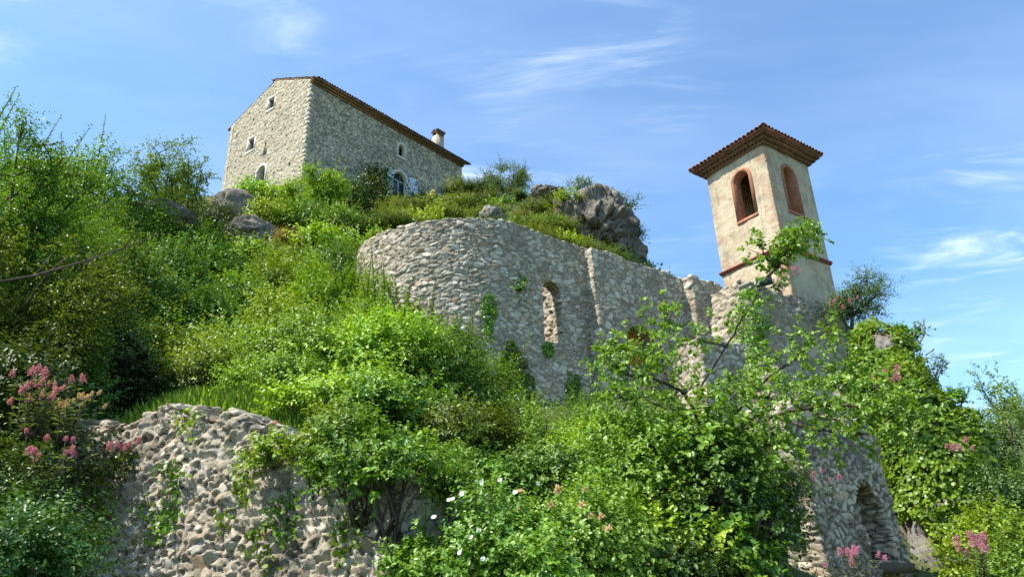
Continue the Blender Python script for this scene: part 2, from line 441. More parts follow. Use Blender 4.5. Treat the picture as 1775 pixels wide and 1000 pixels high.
# hill top with the house
gl = HC[:2] + d_g * GW
for q in [(HC[0], HC[1], 28.7), (gl[0], gl[1], 30.3), (*(HC[:2] + d_g * GW * .5), 29.2), (*(HC[:2] + d_h * 8 + o_h * .5), 30.4), (*(HC[:2] + d_h * 15.6 + o_h * .5), 33.0),
          (*(HC[:2] + d_h * 24), 34.0), (*(gl + d_h * 16), 33.5), (*(gl - d_h * 4 + d_g * 3), 30), (*(gl + d_g * 9), 27), (*(gl + d_g * 24), 16)]: tp(*q)
for q in [(430, 355, 44), (560, 430, 37), (640, 415, 40), (720, 378, 45), (620, 460, 33), (700, 430, 36), (780, 402, 40), (880, 345, 46), (940, 360, 44),
          (860, 425, 37), (950, 430, 37), (1000, 440, 37), (1040, 350, 43), (1100, 470, 38), (1150, 500, 36)]: tg(*q)
for q in [(*APC, 9.0), (*(NP + d_n * 4 - o_n * 3), 9.5), (*(NP + d_n * 8 - o_n * 3), 11), (*(TC + d_n * 1.6 - o_n * 1.6), 13.2), (*(TC + d_n * 3.5 - o_n * 0), 12.6),
          (*(TC + d_n * 5 - o_n * 6), 13.5), (*(TC + d_n * 12 - o_n * 6), 10), (*(TC + d_n * 9 + o_n * 1), 6.0), (*(TC + d_n * 22), 0), (*(TC + d_n * 14 - o_n * 18), 9),
          (26, 20, 2.5), (34, 26, 0), (30, 40, 1), (50, 40, -4), (20, 60, 26), (40, 70, 10), (0, 75, 30), (-25, 75, 26), (-50, 60, 6), (-60, 30, 2), (0, 110, 5), (-60, 110, -8), (60, 110, -8)]: tp(*q)
for k in (-.5, 1, 2.5, 4, 5.5, 7):
    g = BK[:2] + d_n * k + o_n * 1.9; tp(g[0], g[1], 4.6)
    g = BK[:2] + d_n * k + o_n * 3.4; tp(g[0], g[1], 4.0)
for a in range(0, 360, 30):
    for R_, z in ((170, -14), (400, -20), (2500, -20)):
        tp(R_ * math.sin(math.radians(a)), 20 + R_ * math.cos(math.radians(a)), z)
TP = np.array(TP, float)
def _kern(a, b_): return np.sqrt(((a[:, None, :2] - b_[None, :, :2]) ** 2).sum(-1) + 0.02)
_n = len(TP)
_A = np.zeros((_n + 1, _n + 1)); _A[:_n, :_n] = _kern(TP, TP); _A[:_n, _n] = 1; _A[_n, :_n] = 1
_w = np.linalg.solve(_A + np.diag([0.05] * _n + [0]) * -1, np.concatenate([TP[:, 2], [0]]))
def terrain(x, y, rough=True):
    x = np.atleast_1d(np.asarray(x, float)); y = np.atleast_1d(np.asarray(y, float))
    q = np.stack([x, y], -1); out = np.zeros(len(q))
    for s in range(0, len(q), 20000):
        out[s:s + 20000] = _kern(q[s:s + 20000], TP) @ _w[:_n] + _w[_n]
    if rough:
        p = np.stack([x * 0.6, y * 0.6, x * 0], -1)
        near = np.exp(-(np.hypot(x, y) / 3.0) ** 2)
        out = out + fbm(p, 4, 5) * 0.35 * (1 - near)
    return out
gx = np.concatenate([[-2400, -900, -400, -200, -110, -80], np.linspace(-60, -16, 89)[:-1], np.linspace(-16, 22, 153), np.linspace(22, 60, 77)[1:], [80, 110, 200, 400, 900, 2400]])
gy = np.concatenate([[-2400, -800, -300, -100, -40, -20], np.linspace(-10, 4, 29)[:-1], np.linspace(4, 34, 121), np.linspace(34, 90, 113)[1:], [110, 150, 220, 400, 900, 2400]])
X, Y = np.meshgrid(gx, gy, indexing='ij')
Z = terrain(X.ravel(), Y.ravel())
nx, ny = len(gx), len(gy)
i, j = np.meshgrid(np.arange(nx - 1), np.arange(ny - 1), indexing='ij')
q0 = i * ny + j
ground = mesh('ground', np.stack([X.ravel(), Y.ravel(), Z], -1), [np.stack([q0, q0 + ny, q0 + ny + 1, q0 + 1], -1).reshape(-1, 4)], M['soil'], smooth_=True)
ground['kind'] = 'structure'

# ------------------------------------------------------------------ masonry
def path(pts, du):
    """resample a polyline; returns points, outward (right-hand) normals, arc length"""
    pts = np.asarray(pts, float)
    seg = np.hypot(*np.diff(pts, axis=0).T); s = np.concatenate([[0], np.cumsum(seg)])
    n = max(2, int(round(s[-1] / du)) + 1)
    u = np.linspace(0, s[-1], n)
    P = np.stack([np.interp(u, s, pts[:, k]) for k in (0, 1)], -1)
    t = nrm(np.gradient(P, axis=0))
    return P, np.stack([t[:, 1], -t[:, 0]], -1), u
def arc(c, r, a0, a1, n=40):
    a = np.radians(np.linspace(a0, a1, n))
    return np.stack([c[0] + r * np.cos(a), c[1] + r * np.sin(a)], -1)
def arch(uc, w_, z0, z1):
    r = w_ / 2
    return lambda u, v: (np.abs(u - uc) < r) & (v > z0) & ((v < z1 - r) | ((u - uc) ** 2 + (v - z1 + r) ** 2 < r * r))
def rect(uc, w_, z0, z1):
    return lambda u, v: (np.abs(u - uc) < w_ / 2) & (v > z0) & (v < z1)
def masonry(name, pts, z0, top, mat, parent=None, du=0.05, dv=0.05, cell=(0.3, 0.3, 0.2), amp=0.05, T=0.6, holes=(), seed=1, back=True,
            jag=0.0, jit=(0.9, 0.9, 0.75), off=None, joint=(0.04, 0.22), tilt=1.0, extra=None, dist=0.12, wave=0.0, rgh=0.7, jw=0.10):
    P, N, u = path(pts, du)
    ztop = np.array([top(k) for k in u]) if callable(top) else np.full(len(u), float(top))
    zt = float(ztop.max()) + jag
    nv = int(math.ceil((zt - z0) / dv)) + 1
    v = z0 + np.arange(nv) * dv
    nu = len(u)
    U, Vv = np.meshgrid(u, v, indexing='ij')
    def stones(uu, dd, vv):
        p = np.stack([uu, dd, vv], -1)
        p = p + dist * np.stack([fbm(p * 1.7, 2, seed + 50), 0 * uu, fbm(p * 1.7, 2, seed + 60) * 0.8 + wave * vnoise(p * 0.5, seed + 9)], -1)
        F1, F2, R, C = voro(p / np.array(cell), seed, jit, .22)
        e = F2 - F1
        eg = smooth(0, jw, e)
        h = amp * (.8 * eg + .12 * smooth(0, .5, e)) + amp * 0.9 * (R[:, 1] - 0.5) * eg
        h += amp * tilt * ((R[:, 2] - 0.5) * C[:, 0] + (R[:, 3] - 0.35) * C[:, 2]) * 1.9 * eg
        h += amp * rgh * (fbm(p * 5.0, 4, seed + 3) + .35 * fbm(p * 16.0, 3, seed + 4))
        return h, R[:, 0], smooth(joint[0], joint[1], e), R[:, 1]
    h, rc, st, r1 = stones(U.ravel(), np.zeros(U.size), Vv.ravel())
    oo = off(U, Vv).ravel() if off is not None else np.zeros(U.size)
    Nn = np.repeat(N, nv, axis=0); PP = np.repeat(P, nv, axis=0)
    front = np.concatenate([PP + Nn * (h + oo)[:, None], Vv.ravel()[:, None]], 1)
    bk = np.concatenate([PP - Nn * (T - oo)[:, None], Vv.ravel()[:, None]], 1)
    uc = (u[:-1] + u[1:]) / 2; vc = (v[:-1] + v[1:]) / 2
    UC, VC = np.meshgrid(uc, vc, indexing='ij')
    r1g = r1.reshape(nu, nv)[:-1, :-1]
    keep = VC < ((ztop[:-1] + ztop[1:]) / 2)[:, None] + jag * (r1g - 0.5) * 2
    for hf in holes: keep &= ~hf(UC + 0.5 * amp * (r1g - .5), VC)
    ii, jj = np.nonzero(keep)
    a = ii * nv + jj
    fq = np.stack([a, a + nv, a + nv + 1, a + 1], -1)
    VV = [front, bk]; FQ = [fq]; n0 = len(front)
    if back: FQ.append(fq[:, ::-1] + n0)
    # sides along every open edge
    K = np.zeros((nu + 1, nv + 1), bool); K[1:nu, 1:nv] = keep
    K = np.pad(keep, 1)
    eds = []
    for (di, dj, e0, e1) in ((-1, 0, (0, 1), (0, 0)), (1, 0, (1, 0), (1, 1)), (0, -1, (0, 0), (1, 0)), (0, 1, (1, 1), (0, 1))):
        nb = K[1 + di:1 + di + nu - 1, 1 + dj:1 + dj + nv - 1]
        bi, bj = np.nonzero(keep & ~nb)
        eds.append(np.stack([(bi + e0[0]) * nv + bj + e0[1], (bi + e1[0]) * nv + bj + e1[1], np.full(len(bi), di), np.full(len(bi), dj)], -1))
    eds = np.concatenate(eds)
    vid = np.unique(eds[:, :2]); loc = {int(k): n for n, k in enumerate(vid)}
    ks = max(1, int(round(T / max(0.05, 2 * du))))
    on = np.zeros((len(vid), 2))
    for e in eds:
        for k in (0, 1): on[loc[int(e[k])]] += e[2:4]
    on = nrm(on)
    cols = [vid]; base = 2 * n0
    AT = [rc, rc], [st, st * 0 + 1]
    tang = np.stack([-Nn[:, 1], Nn[:, 0]], -1)
    for k in range(1, ks):
        f = k / ks
        pos = front[vid] * (1 - f) + bk[vid] * f
        hh, rr, ss, _ = stones(U.ravel()[vid], np.full(len(vid), f * T), Vv.ravel()[vid])
        pos[:, :2] += tang[vid] * (on[:, :1] * (hh - amp * .5)[:, None])
        pos[:, 2] += on[:, 1] * (hh - amp * .5)
        VV.append(pos); AT[0].append(rr); AT[1].append(ss)
        cols.append(base + np.arange(len(vid))); base += len(vid)
    cols.append(vid + n0)
    l0 = np.array([loc[int(k)] for k in eds[:, 0]]); l1 = np.array([loc[int(k)] for k in eds[:, 1]])
    for k in range(ks):
        FQ.append(np.stack([cols[k][l1], cols[k][l0], cols[k + 1][l0], cols[k + 1][l1]], -1))
    V_ = np.concatenate(VV); A0 = np.concatenate(AT[0]); A1 = np.concatenate(AT[1])
    attrs = {'rc': A0, 'st': A1}
    if extra is not None:
        ex = extra(U, Vv).ravel(); attrs['ex'] = np.concatenate([ex, ex] + [np.zeros(len(V_) - 2 * n0)])
    FQ = np.concatenate(FQ)
    used = np.unique(FQ); rm = np.zeros(len(V_), np.int64); rm[used] = np.arange(len(used))
    return mesh(name, V_[used], [rm[FQ]], mat, parent, {k: a[used] for k, a in attrs.items()})

def ring(name, P2, tng, out, uc, w_, z0, z1, band, proud, depth, mat, parent, sill=True, n=14):
    """stone or brick surround of an arched opening in a flat wall"""
    r = w_ / 2
    inner = [(uc - r, z0)] + [(uc - r * math.cos(a), z1 - r + r * math.sin(a)) for a in np.linspace(0, math.pi, n)] + [(uc + r, z0)]
    R_ = r + band
    outer = [(uc - R_, z0)] + [(uc - R_ * math.cos(a), z1 - r + R_ * math.sin(a)) for a in np.linspace(0, math.pi, n)] + [(uc + R_, z0)]
    mb = MB()
    def p3(uz, o): return np.array([*(P2 + tng * uz[0] + out * o), uz[1]])
    m = len(inner); V = []
    for q in (inner, outer):
        for o in (proud, -depth):
            V += [p3(k, o) for k in q]
    Q = []
    for k in range(m - 1):
        Q += [(k, k + 1, 2 * m + k + 1, 2 * m + k), (k, m + k, m + k + 1, k + 1), (2 * m + k, 2 * m + k + 1, 3 * m + k + 1, 3 * m + k)]
    Q += [(0, 2 * m, 3 * m, m), (m - 1, 2 * m - 1, 4 * m - 1, 3 * m - 1)]
    mb.add(V, Q)
    if sill:
        c = p3((uc, z0 - band / 2), (proud - depth) / 2 + 0.004)
        mb.box(c, np.array([*tng, 0]) * (R_ + 0.003), np.array([*out, 0]) * (proud + depth) / 2, (0, 0, band / 2))
    return mb.build(name, mat, parent)
def frame_rect(name, P2, tng, out, uc, w_, z0, z1, band, proud, depth, mat, parent):
    mb = MB(); t3 = np.array([*tng, 0]); o3 = np.array([*out, 0]); up = np.array([0, 0, 1.0])
    def p3(u_, z, o): return np.array([*(P2 + tng * u_ + out * o), z])
    oc = (proud - depth) / 2; hd = (proud + depth) / 2
    for s in (-1, 1):
        mb.box(p3(uc + s * (w_ + band) / 2, (z0 + z1) / 2, oc), t3 * band / 2, o3 * hd, up * (z1 - z0) / 2)
    mb.box(p3(uc, z1 + band / 2, oc + .003), t3 * (w_ / 2 + band), o3 * hd, up * band / 2)
    mb.box(p3(uc, z0 - band / 2, oc + .006), t3 * (w_ / 2 + band), o3 * hd, up * band / 2)
    return mb.build(name, mat, parent)
def panel(name, P2, tng, out, uc, w_, z0, z1, o, mat, parent, th=0.02):
    mb = MB(); c = np.array([*(P2 + tng * uc + out * o), (z0 + z1) / 2])
    mb.box(c, np.array([*tng, 0]) * w_ / 2, np.array([*out, 0]) * th, (0, 0, (z1 - z0) / 2))
    return mb.build(name, mat, parent)
def halftile(mb, p, ax, up, length, r, th=0.02, n=6, taper=0.85):
    """convex roof tile: p = centre of its lower end, ax = direction up the slope"""
    ax = nrm(np.asarray(ax, float)); up = np.asarray(up, float); up = nrm(up - ax * (up @ ax)); sd = np.cross(ax, up)
    a = np.linspace(0, math.pi, n); V = []
    for L0, rr in ((0, r), (length, r * taper)):
        for R_ in (rr, rr - th):
            V += [p + ax * L0 + sd * R_ * math.cos(k) + up * R_ * math.sin(k) for k in a]
    Q = []
    for k in range(n - 1):
        Q += [(k, k + 1, 2 * n + k + 1, 2 * n + k), (n + k, 3 * n + k, 3 * n + k + 1, n + k + 1), (k, n + k, n + k + 1, k + 1), (2 * n + k, 2 * n + k + 1, 3 * n + k + 1, 3 * n + k)]
    Q += [(0, 2 * n, 3 * n, n), (n - 1, 2 * n - 1, 4 * n - 1, 3 * n - 1)]
    mb.add(V, Q)

# ------------------------------------------------------------------ the house on the hill
H = thing('stone_house', (*HC[:2], 29.0), 'tall pale stone house with gabled end and tiled roof on top of the hill', 'house')
HB = 26.5
RISE = 2.0
def gtop(u):      # path runs from the left corner to the near corner, then along the long wall
    if u < GW: return HEAVE + RISE * (1 - abs((GW - u) - GW * 0.46) / (GW * (0.46 if (GW - u) < GW * .46 else 0.54)))
    return HEAVE
hpts = np.array([gl, HC[:2], HC[:2] + d_h * HLEN])
def gw(px, py): t, z = onwall(HC, GAZ, px, py); return t, z       # from the corner leftwards
def lw(px, py): return onwall(HC, HAZ, px, py)
g1u, g1z = gw(471, 180); g2u, g2z = gw(436, 251); g3u, g3z = gw(460, 259); g4u, g4z = gw(452, 310)
s1u, s1z = lw(696, 262); s2u, s2z = lw(693, 325)
DZ0, DZ1 = s2z - 1.35, s2z + 1.35
wallh = [rect(GW - g1u, 0.84, g1z - .55, g1z + .55), rect(GW - g2u, 0.84, g2z - .6, g2z + .6), rect(GW - g3u, 0.34, g3z - .6, g3z + .6),
         arch(GW - g4u, 1.0, g4z - 1.2, g4z + 1.1), arch(GW + s1u, 0.78, s1z - .65, s1z + .65), arch(GW + s2u, 1.5, DZ0 - .1, DZ1 + .1)]
def quo(c):
    return lambda U, V: .03 * smooth(.38, .30, np.abs(U - c))
rq = random.Random(12)
for _ in range(16):
    uu, vv, ss = rq.uniform(.8, GW - .8), rq.uniform(30, 38.2), rq.uniform(.09, .15)
    wallh.insert(0, rect(uu, ss * 1.2, vv - ss, vv + ss))
masonry('gable_wall', [gl, HC[:2]], HB, gtop, M['house'], H, 0.05, 0.045, (0.32, 0.4, 0.18), 0.038, 0.5, wallh[:20], 11, False, 0.0, (0.95, 0.9, 0.7), dist=0.16, tilt=1.2)
GW0 = GW
wl2 = [(lambda f: lambda u, v: f(u + GW0, v))(f) for f in wallh[20:]]
masonry('side_wall', [HC[:2] + d_h * .002, HC[:2] + d_h * HLEN], HB, HEAVE, M['house_side'], H, 0.05, 0.042, (0.36, 0.4, 0.19), 0.042, 0.5, wl2, 13, False, 0.0, (0.9, 0.9, 0.3), dist=0.08)
bp = np.array([HC[:2] + d_h * HLEN, HC[:2] + d_h * HLEN + d_g * GW, gl])
masonry('wall', bp, HB, lambda u: HEAVE if u > GW else gtop(GW - abs(u)) if False else HEAVE + RISE * max(0, 1 - abs(u - GW * .46) / (GW * .54)) * (1 if u < GW else 0), M['house'], H, 0.15, 0.12, (0.36, 0.4, 0.22), 0.04, 0.4, (), 12, False)
mb = MB(); z_ = HB; k_ = 0
while z_ < HEAVE - .5:
    hq = rq.uniform(.24, .5); la, lb2 = ((.46, .36), (.36, .46))[k_ % 2]
    la *= rq.uniform(.85, 1.1); lb2 *= rq.uniform(.85, 1.1); k_ += 1
    pr_ = .032 + rq.uniform(-.006, .004)
    c2 = HC[:2] + d_g * (la / 2 - pr_) + o_g * (pr_ - .1)
    mb.box(np.array([*c2, z_ + hq / 2]), np.array([*d_g, 0]) * la / 2, np.array([*o_g, 0]) * .1, (0, 0, hq / 2 - .012))
    c2 = HC[:2] + d_h * (lb2 / 2 - pr_ + .003) + o_h * (pr_ - .1 + .003)
    mb.box(np.array([*c2, z_ + hq / 2]), np.array([*d_h, 0]) * lb2 / 2, np.array([*o_h, 0]) * .1, (0, 0, hq / 2 - .014))
    z_ += hq
M['quoin'] = plain('corner_stone', (0.40, 0.365, 0.295), 0.9, 0.15, 0.35, 2.2, 0.02)
mb.build('corner_stones', M['quoin'], H)
frame_rect('window_frame', HC[:2], d_g, o_g, g1u, 0.72, g1z - .5, g1z + .5, 0.2, 0.05, 0.3, M['dressed'], H)
frame_rect('window_frame', HC[:2], d_g, o_g, g2u, 0.72, g2z - .55, g2z + .55, 0.2, 0.05, 0.3, M['dressed'], H)
frame_rect('slit_frame', HC[:2], d_g, o_g, g3u, 0.26, g3z - .6, g3z + .6, 0.1, 0.045, 0.3, M['house'], H)
for (u_, z, w_, h_) in ((g1u, g1z, .9, 1.2), (g2u, g2z, .9, 1.3), (g3u, g3z, .5, 1.4), (g4u, g4z, 1.2, 2.6)):
    panel('window_recess', HC[:2], d_g, o_g, u_, w_, z - h_ / 2, z + h_ / 2, -0.62, M['dark'], H)
ring('door_surround', HC[:2], d_g, o_g, g4u, 0.9, g4z - 1.2, g4z + 1.05, 0.24, 0.05, 0.35, M['dressed'], H, False)
ring('window_surround', HC[:2], d_h, o_h, s1u, 0.62, s1z - .55, s1z + .58, 0.22, 0.05, 0.3, M['dressed'], H)
panel('window_recess', HC[:2], d_h, o_h, s1u, 0.9, s1z - .8, s1z + .8, -0.62, M['dark'], H)
ring('window_surround', HC[:2], d_h, o_h, s2u, 1.36, DZ0, DZ1, 0.24, 0.06, 0.32, M['dressed'], H)
fw = MB(); t3 = np.array([*d_h, 0]); o3 = np.array([*o_h, 0])
def hp(u_, z, o): return np.array([*(HC[:2] + d_h * u_ + o_h * o), z])
for du_ in (-.64, 0, .64): fw.box(hp(s2u + du_, (DZ0 + DZ1 - .68) / 2, -.24), t3 * .04, o3 * .03, (0, 0, (DZ1 - DZ0 - .68) / 2))
fw.box(hp(s2u, DZ1 - .68, -.236), t3 * .66, o3 * .03, (0, 0, .045)); fw.box(hp(s2u, DZ0 + .05, -.243), t3 * .66, o3 * .03, (0, 0, .04))
wf = fw.build('window_casement', M['frame'], H)
panel('pane', HC[:2], d_h, o_h, s2u, 1.45, DZ0 - .1, DZ1 + .1, -.29, M['glass'], wf, 0.01)
for s in (-1, 1):      # open shutters, folded back at an angle
    mb = MB(); hinge = HC[:2] + d_h * (s2u + s * .80) + o_h * .08
    sd_ = nrm(d_h * s * 0.93 + o_h * (0.45 if s > 0 else 0.30)); pr = np.array([sd_[1], -sd_[0]])
    for k in range(5):
        w0 = .02 + k * .158
        hh = DZ1 - DZ0 - .12 - (0.0 if k < 3 else 0.07 * (k - 2))
        mb.box(np.array([*(hinge + sd_ * (w0 + .076)), DZ0 + hh / 2]), np.array([*sd_, 0]) * .073, np.array([*pr, 0]) * .022, (0, 0, hh / 2))
    for zz in (.5, 1.3, 2.1):
        mb.box(np.array([*(hinge + sd_ * .41 + pr * .03), DZ0 + zz]), np.array([*sd_, 0]) * .38, np.array([*pr, 0]) * .014, (0, 0, .05))
    mb.build('shutter', M['shutter'], H)
rl = MB(); zb = g4z - .95
def gp(u_, z, o): return np.array([*(HC[:2] + d_g * u_ + o_g * o), z])
for zz in (0, .95):
    rl.tube([gp(g4u - .75, zb + zz, .1), gp(g4u - .75, zb + zz, .7), gp(g4u + .75, zb + zz, .7), gp(g4u + .75, zb + zz, .1)], .03, 5)
for k in range(11):
    uu = g4u - .75 + k * .15
    rl.tube([gp(uu, zb, .7), gp(uu + (.15 if k % 2 else -.1), zb + .95, .7)], .018, 4)
for s in (-.75, .75):
    for k in range(3): rl.tube([gp(g4u + s, zb, .15 + k * .22), gp(g4u + s, zb + .95, .15 + k * .22)], .018, 4)
rl.build('balcony_railing', M['iron'], H)
# roof: two pitched slabs, tiles along eaves and verge
RID = GW * .46
def rz(u_): return HEAVE + RISE * (1 - abs(u_ - RID) / (RID if u_ < RID else GW - RID))
mb = MB()
for (a, b_) in ((-.5, RID), (RID, GW + .5)):
    za = HEAVE - .5 * RISE / RID if a < 0 else rz(a); zb_ = rz(b_) if b_ <= GW else HEAVE - .5 * RISE / (GW - RID)
    L0, L1 = .03, HLEN + .35
    V = []
    for th in (0.06, 0.20):
        for (u_, z) in ((a, za), (b_, zb_)):
            for l in (L0, L1): V.append([*(HC[:2] + d_g * u_ + d_h * l), z + th])
    mb.add(V, [(0, 1, 3, 2), (4, 6, 7, 5), (0, 4, 5, 1), (2, 3, 7, 6), (0, 2, 6, 4), (1, 5, 7, 3)])
rf = mb.build('roof', M['tile_old'], H)
mb = MB(); rn = random.Random(3)
sl3 = nrm(np.array([*(d_g * RID), RISE + 0.5 * RISE / RID * 0]))
for k in range(int((HLEN + .5) / .23)):
    l = .16 + k * .23
    for row in range(14):
        p_ = np.array([*(HC[:2] + d_g * (-.62 + row * .42) + d_h * (l + rn.uniform(-.015, .015))), HEAVE - .62 * RISE / RID + row * .42 * RISE / RID + .19 + rn.uniform(-.015, .02)])
        halftile(mb, p_, sl3, (0, 0, 1), .48, .115, .02, 5)
for k in range(int(GW / .4)):
    u_ = k * .4; up_ = 1 if u_ < RID else -1
    s_ = RISE / RID if u_ < RID else -RISE / (GW - RID)
    halftile(mb, np.array([*(HC[:2] + d_g * (u_ - .1) + d_h * .10), rz(max(u_, 0)) + .17 + rn.uniform(-.02, .03)]), np.array([*d_g, s_]), (0, 0, 1), .45, .11, .02, 5)
mb.build('tile', M['tile_old'], rf)
mb = MB()
for row, (o, z) in enumerate(((.12, -.36), (.27, -.2), (.42, -.04))):
    mb.box(hp(HLEN / 2, HEAVE + z + .04, o / 2 - .05), t3 * (HLEN / 2 + .1 - row * .004), o3 * (o / 2 + .05), (0, 0, .025))
    for k in range(int(HLEN / .24)):
        p_ = hp(.12 + k * .24 + (row % 2) * .12, HEAVE + z - .085, o - .01)
        halftile(mb, p_, -o3, (0, 0, 1), max(o - .02, .08), .10, .02, 5, 1.0)
mb.build('cornice', M['eave_wood'], H)
# chimney
cu, cz = lw(773, 245)
cb = HC[:2] + d_h * cu + d_g * .9 - d_h * 0
cpx = at(761, 231, float(np.hypot(*cb)))
mb = MB(); ztop_ = cpx[2]
c0 = HEAVE + .2
mb.box(np.array([*cb, (c0 + ztop_ - .45) / 2]), t3 * .42, o3 * .30, (0, 0, (ztop_ - .45 - c0) / 2))
ch = mb.build('chimney', M['chimney'], H)
mb = MB()
for du_ in (-.35, -.12, .12, .35):
    for s in (-1, 1):
        mb.box(np.array([*(cb + d_h * du_ + o_h * s * .23), ztop_ - .29]), t3 * .07, o3 * .06, (0, 0, .16))
mb.box(np.array([*cb, ztop_ - .09]), t3 * .47, o3 * .36, (0, 0, .04))
for s in (-1, 1):
    a_ = np.array([*(cb + o_h * s * .44), ztop_ - .05])
    for k in range(5): halftile(mb, a_ + t3 * (-.40 + k * .2), np.array([*(-o_h * s), .5]), (0, 0, 1), .46, .11, .02, 5)
mb.build('chimney_cap', M['tile_old'], ch)
# sloping wall that runs down from the far end of the house
e0 = HC[:2] + d_h * (HLEN + .1); e1 = e0 + d_h * 4.2 + o_h * .8
tag(masonry('sloping_wall', [e0, e1], 29, lambda u: 35.3 - .62 * u, M['rubble'], None, .09, .08, (.3, .3, .2), .05, .5, (), 15, True, .1),
    'dark sloping rubble wall running down from the far end of the hilltop house', 'wall')

# ------------------------------------------------------------------ bell tower
t0 = TC; dR, oR = d_n, o_n                       # shaded face: along d_n
dL = -o_n; oL = -d_n                             # sunlit face: from near corner leftwards
T_ = thing('bell_tower', (*TC, 12.0), 'square cream plastered bell tower with red arched openings and tiled hip roof', 'tower')
ZB, ZC, ZT = 8.5, 15.12, 20.25
b = NB('tower_plaster'); p = b.geo()
c = b.ramp(b.noise(p, 1.1, 7, 0.65, .4), [(0.28, (0.30, 0.25, 0.17)), (0.45, (0.45, 0.37, 0.255)), (0.6, (0.53, 0.445, 0.315)), (0.78, (0.42, 0.36, 0.26))])
c = b.mix(b.rng(b.noise(p, 9, 6, .7), .55, .75, 0, .5), c, (0.27, 0.23, 0.16))
c = b.mix(b.rng(b.noise(p, 0.75, 5, .6), .57, .7, 0, .55), c, (0.24, 0.215, 0.17))
mp = b.n('Mapping'); mp.inputs['Scale'].default_value = (2.2, 2.2, 0.25); b.l(p, mp.inputs[0])
c = b.mix(b.rng(b.noise(mp.outputs[0], 1.6, 7, 0.7), .50, .72, 0, .65), c, (0.22, 0.18, 0.125))
c = b.mix(b.attr('ex'), c, b.ramp(b.noise(p, 3, 5, .6), [(0.3, (0.33, 0.17, 0.115)), (0.7, (0.44, 0.27, 0.19))]))
b.bump(b.noise(p, 14, 7, .7), .7, .03)
M['plaster'] = b.done(c, .92, .12)
w1u, _ = onwall(TC, NAZ - 90, 1289, 335); w2u, _ = onwall(TC, NAZ, 1373, 333)
W1 = (TW - w1u, 0.98, 17.12, 19.62); W2 = (TW + w2u, 0.98, 17.12, 19.62)
tl = TC + dL * TW; tr = TC + dR * TW; tb = tr + dL * TW
def quoin(U, V):
    p = np.stack([U, U * 0, V], -1)
    row = np.floor((V - ZB) / .42)
    hh = hash3(np.stack([row, (U > TW / 2) + (U > 1.5 * TW) * 1.0, row * 0], -1), 77)
    w_ = .30 + .25 * hh[..., 1]
    dist_ = np.minimum(np.minimum(U, np.abs(U - TW)), np.abs(U - 2 * TW)) + .12 * fbm(p * 5, 3, 7)
    m = (dist_ < w_) * (hh[..., 0] > .50)
    # red wash at the foot of the corner
    wash = smooth(.15, -.1, np.abs(U - TW + .1) - .45 + .5 * fbm(p * 3, 3, 9)) * smooth(ZC - .25, ZC - .5, V) * smooth(13, 13.7, V)
    return np.clip(m * .5 * smooth(-.45, .1, fbm(p * 4, 3, 8)) + wash * .45, 0, 1)
masonry('wall', [tl, TC, tr], ZB, ZT + .1, M['plaster'], T_, .04, .04, (.45, .45, .3), .012, .45,
        [arch(*W1[:2], W1[2], W1[3]), arch(*W2[:2], W2[2], W2[3]), rect(TW - .45, .16, 14.1, 14.55)], 21, True, 0, extra=quoin,
        off=lambda U, V: .05 * fbm(np.stack([U * .8, U * 0, V * .8], -1), 3, 4) - .07 * smooth(.13, 0, np.abs(U - TW)) * np.clip(.15 + fbm(np.stack([U * 0, U * 0, V * 2.6], -1), 4, 14), 0, 1) + .10 * smooth(ZC, ZB, V))
masonry('wall', [tr, tb, tl], ZB, ZT + .1, M['plaster'], T_, .12, .12, (.45, .45, .3), .012, .45, (), 22, True, extra=lambda U, V: U * 0)
ring('opening_surround', TC, dL, oL, w1u, .84, 17.16, 19.54, .165, .035, .46, M['brick'], T_)
ring('opening_surround', TC, dR, oR, w2u, .84, 17.16, 19.54, .165, .035, .46, M['brick'], T_)
# string course
mb = MB()
for (P_, t_, o_) in ((TC, dL, oL), (TC, dR, oR)):
    for (o, z, h_) in ((.11, ZC - .03, .04), (.07, ZC - .11, .045)):
        mb.box(np.array([*(P_ + t_ * TW / 2 + o_ * (o / 2 - .03)), z]), np.array([*t_, 0]) * (TW / 2 + o + (.002 if o_ is oR else 0)), np.array([*o_, 0]) * (o / 2 + .04), (0, 0, h_ + (.002 if o_ is oR else 0)))
mb.build('string_course', M['course'], T_)
# stepped tile cornice
tc_ = (TC + tb) / 2
mb = MB(); rn = random.Random(8)
for row, (o, z) in enumerate(((.16, ZT - .02), (.31, ZT + .13), (.46, ZT + .28))):
    mb.box(np.array([*tc_, z + .125]), np.array([*dR, 0]) * (TW / 2 + o), np.array([*oR, 0]) * (TW / 2 + o), (0, 0, .022))
    for (t_, o_) in ((dR, oR), (dR, -oR), (dL, oL), (dL, -oL)):
        n = int((TW + 2 * o) / .2)
        for k in range(n):
            s = -(TW / 2 + o) + (k + .5) * (TW + 2 * o) / n
            halftile(mb, np.array([*(tc_ + t_ * s + o_ * (TW / 2 + o - .01)), z]), np.array([*(-o_), 0]), (0, 0, 1), .3, .095, .018, 6, 1.0)
mb.build('cornice', M['genoise'], T_)
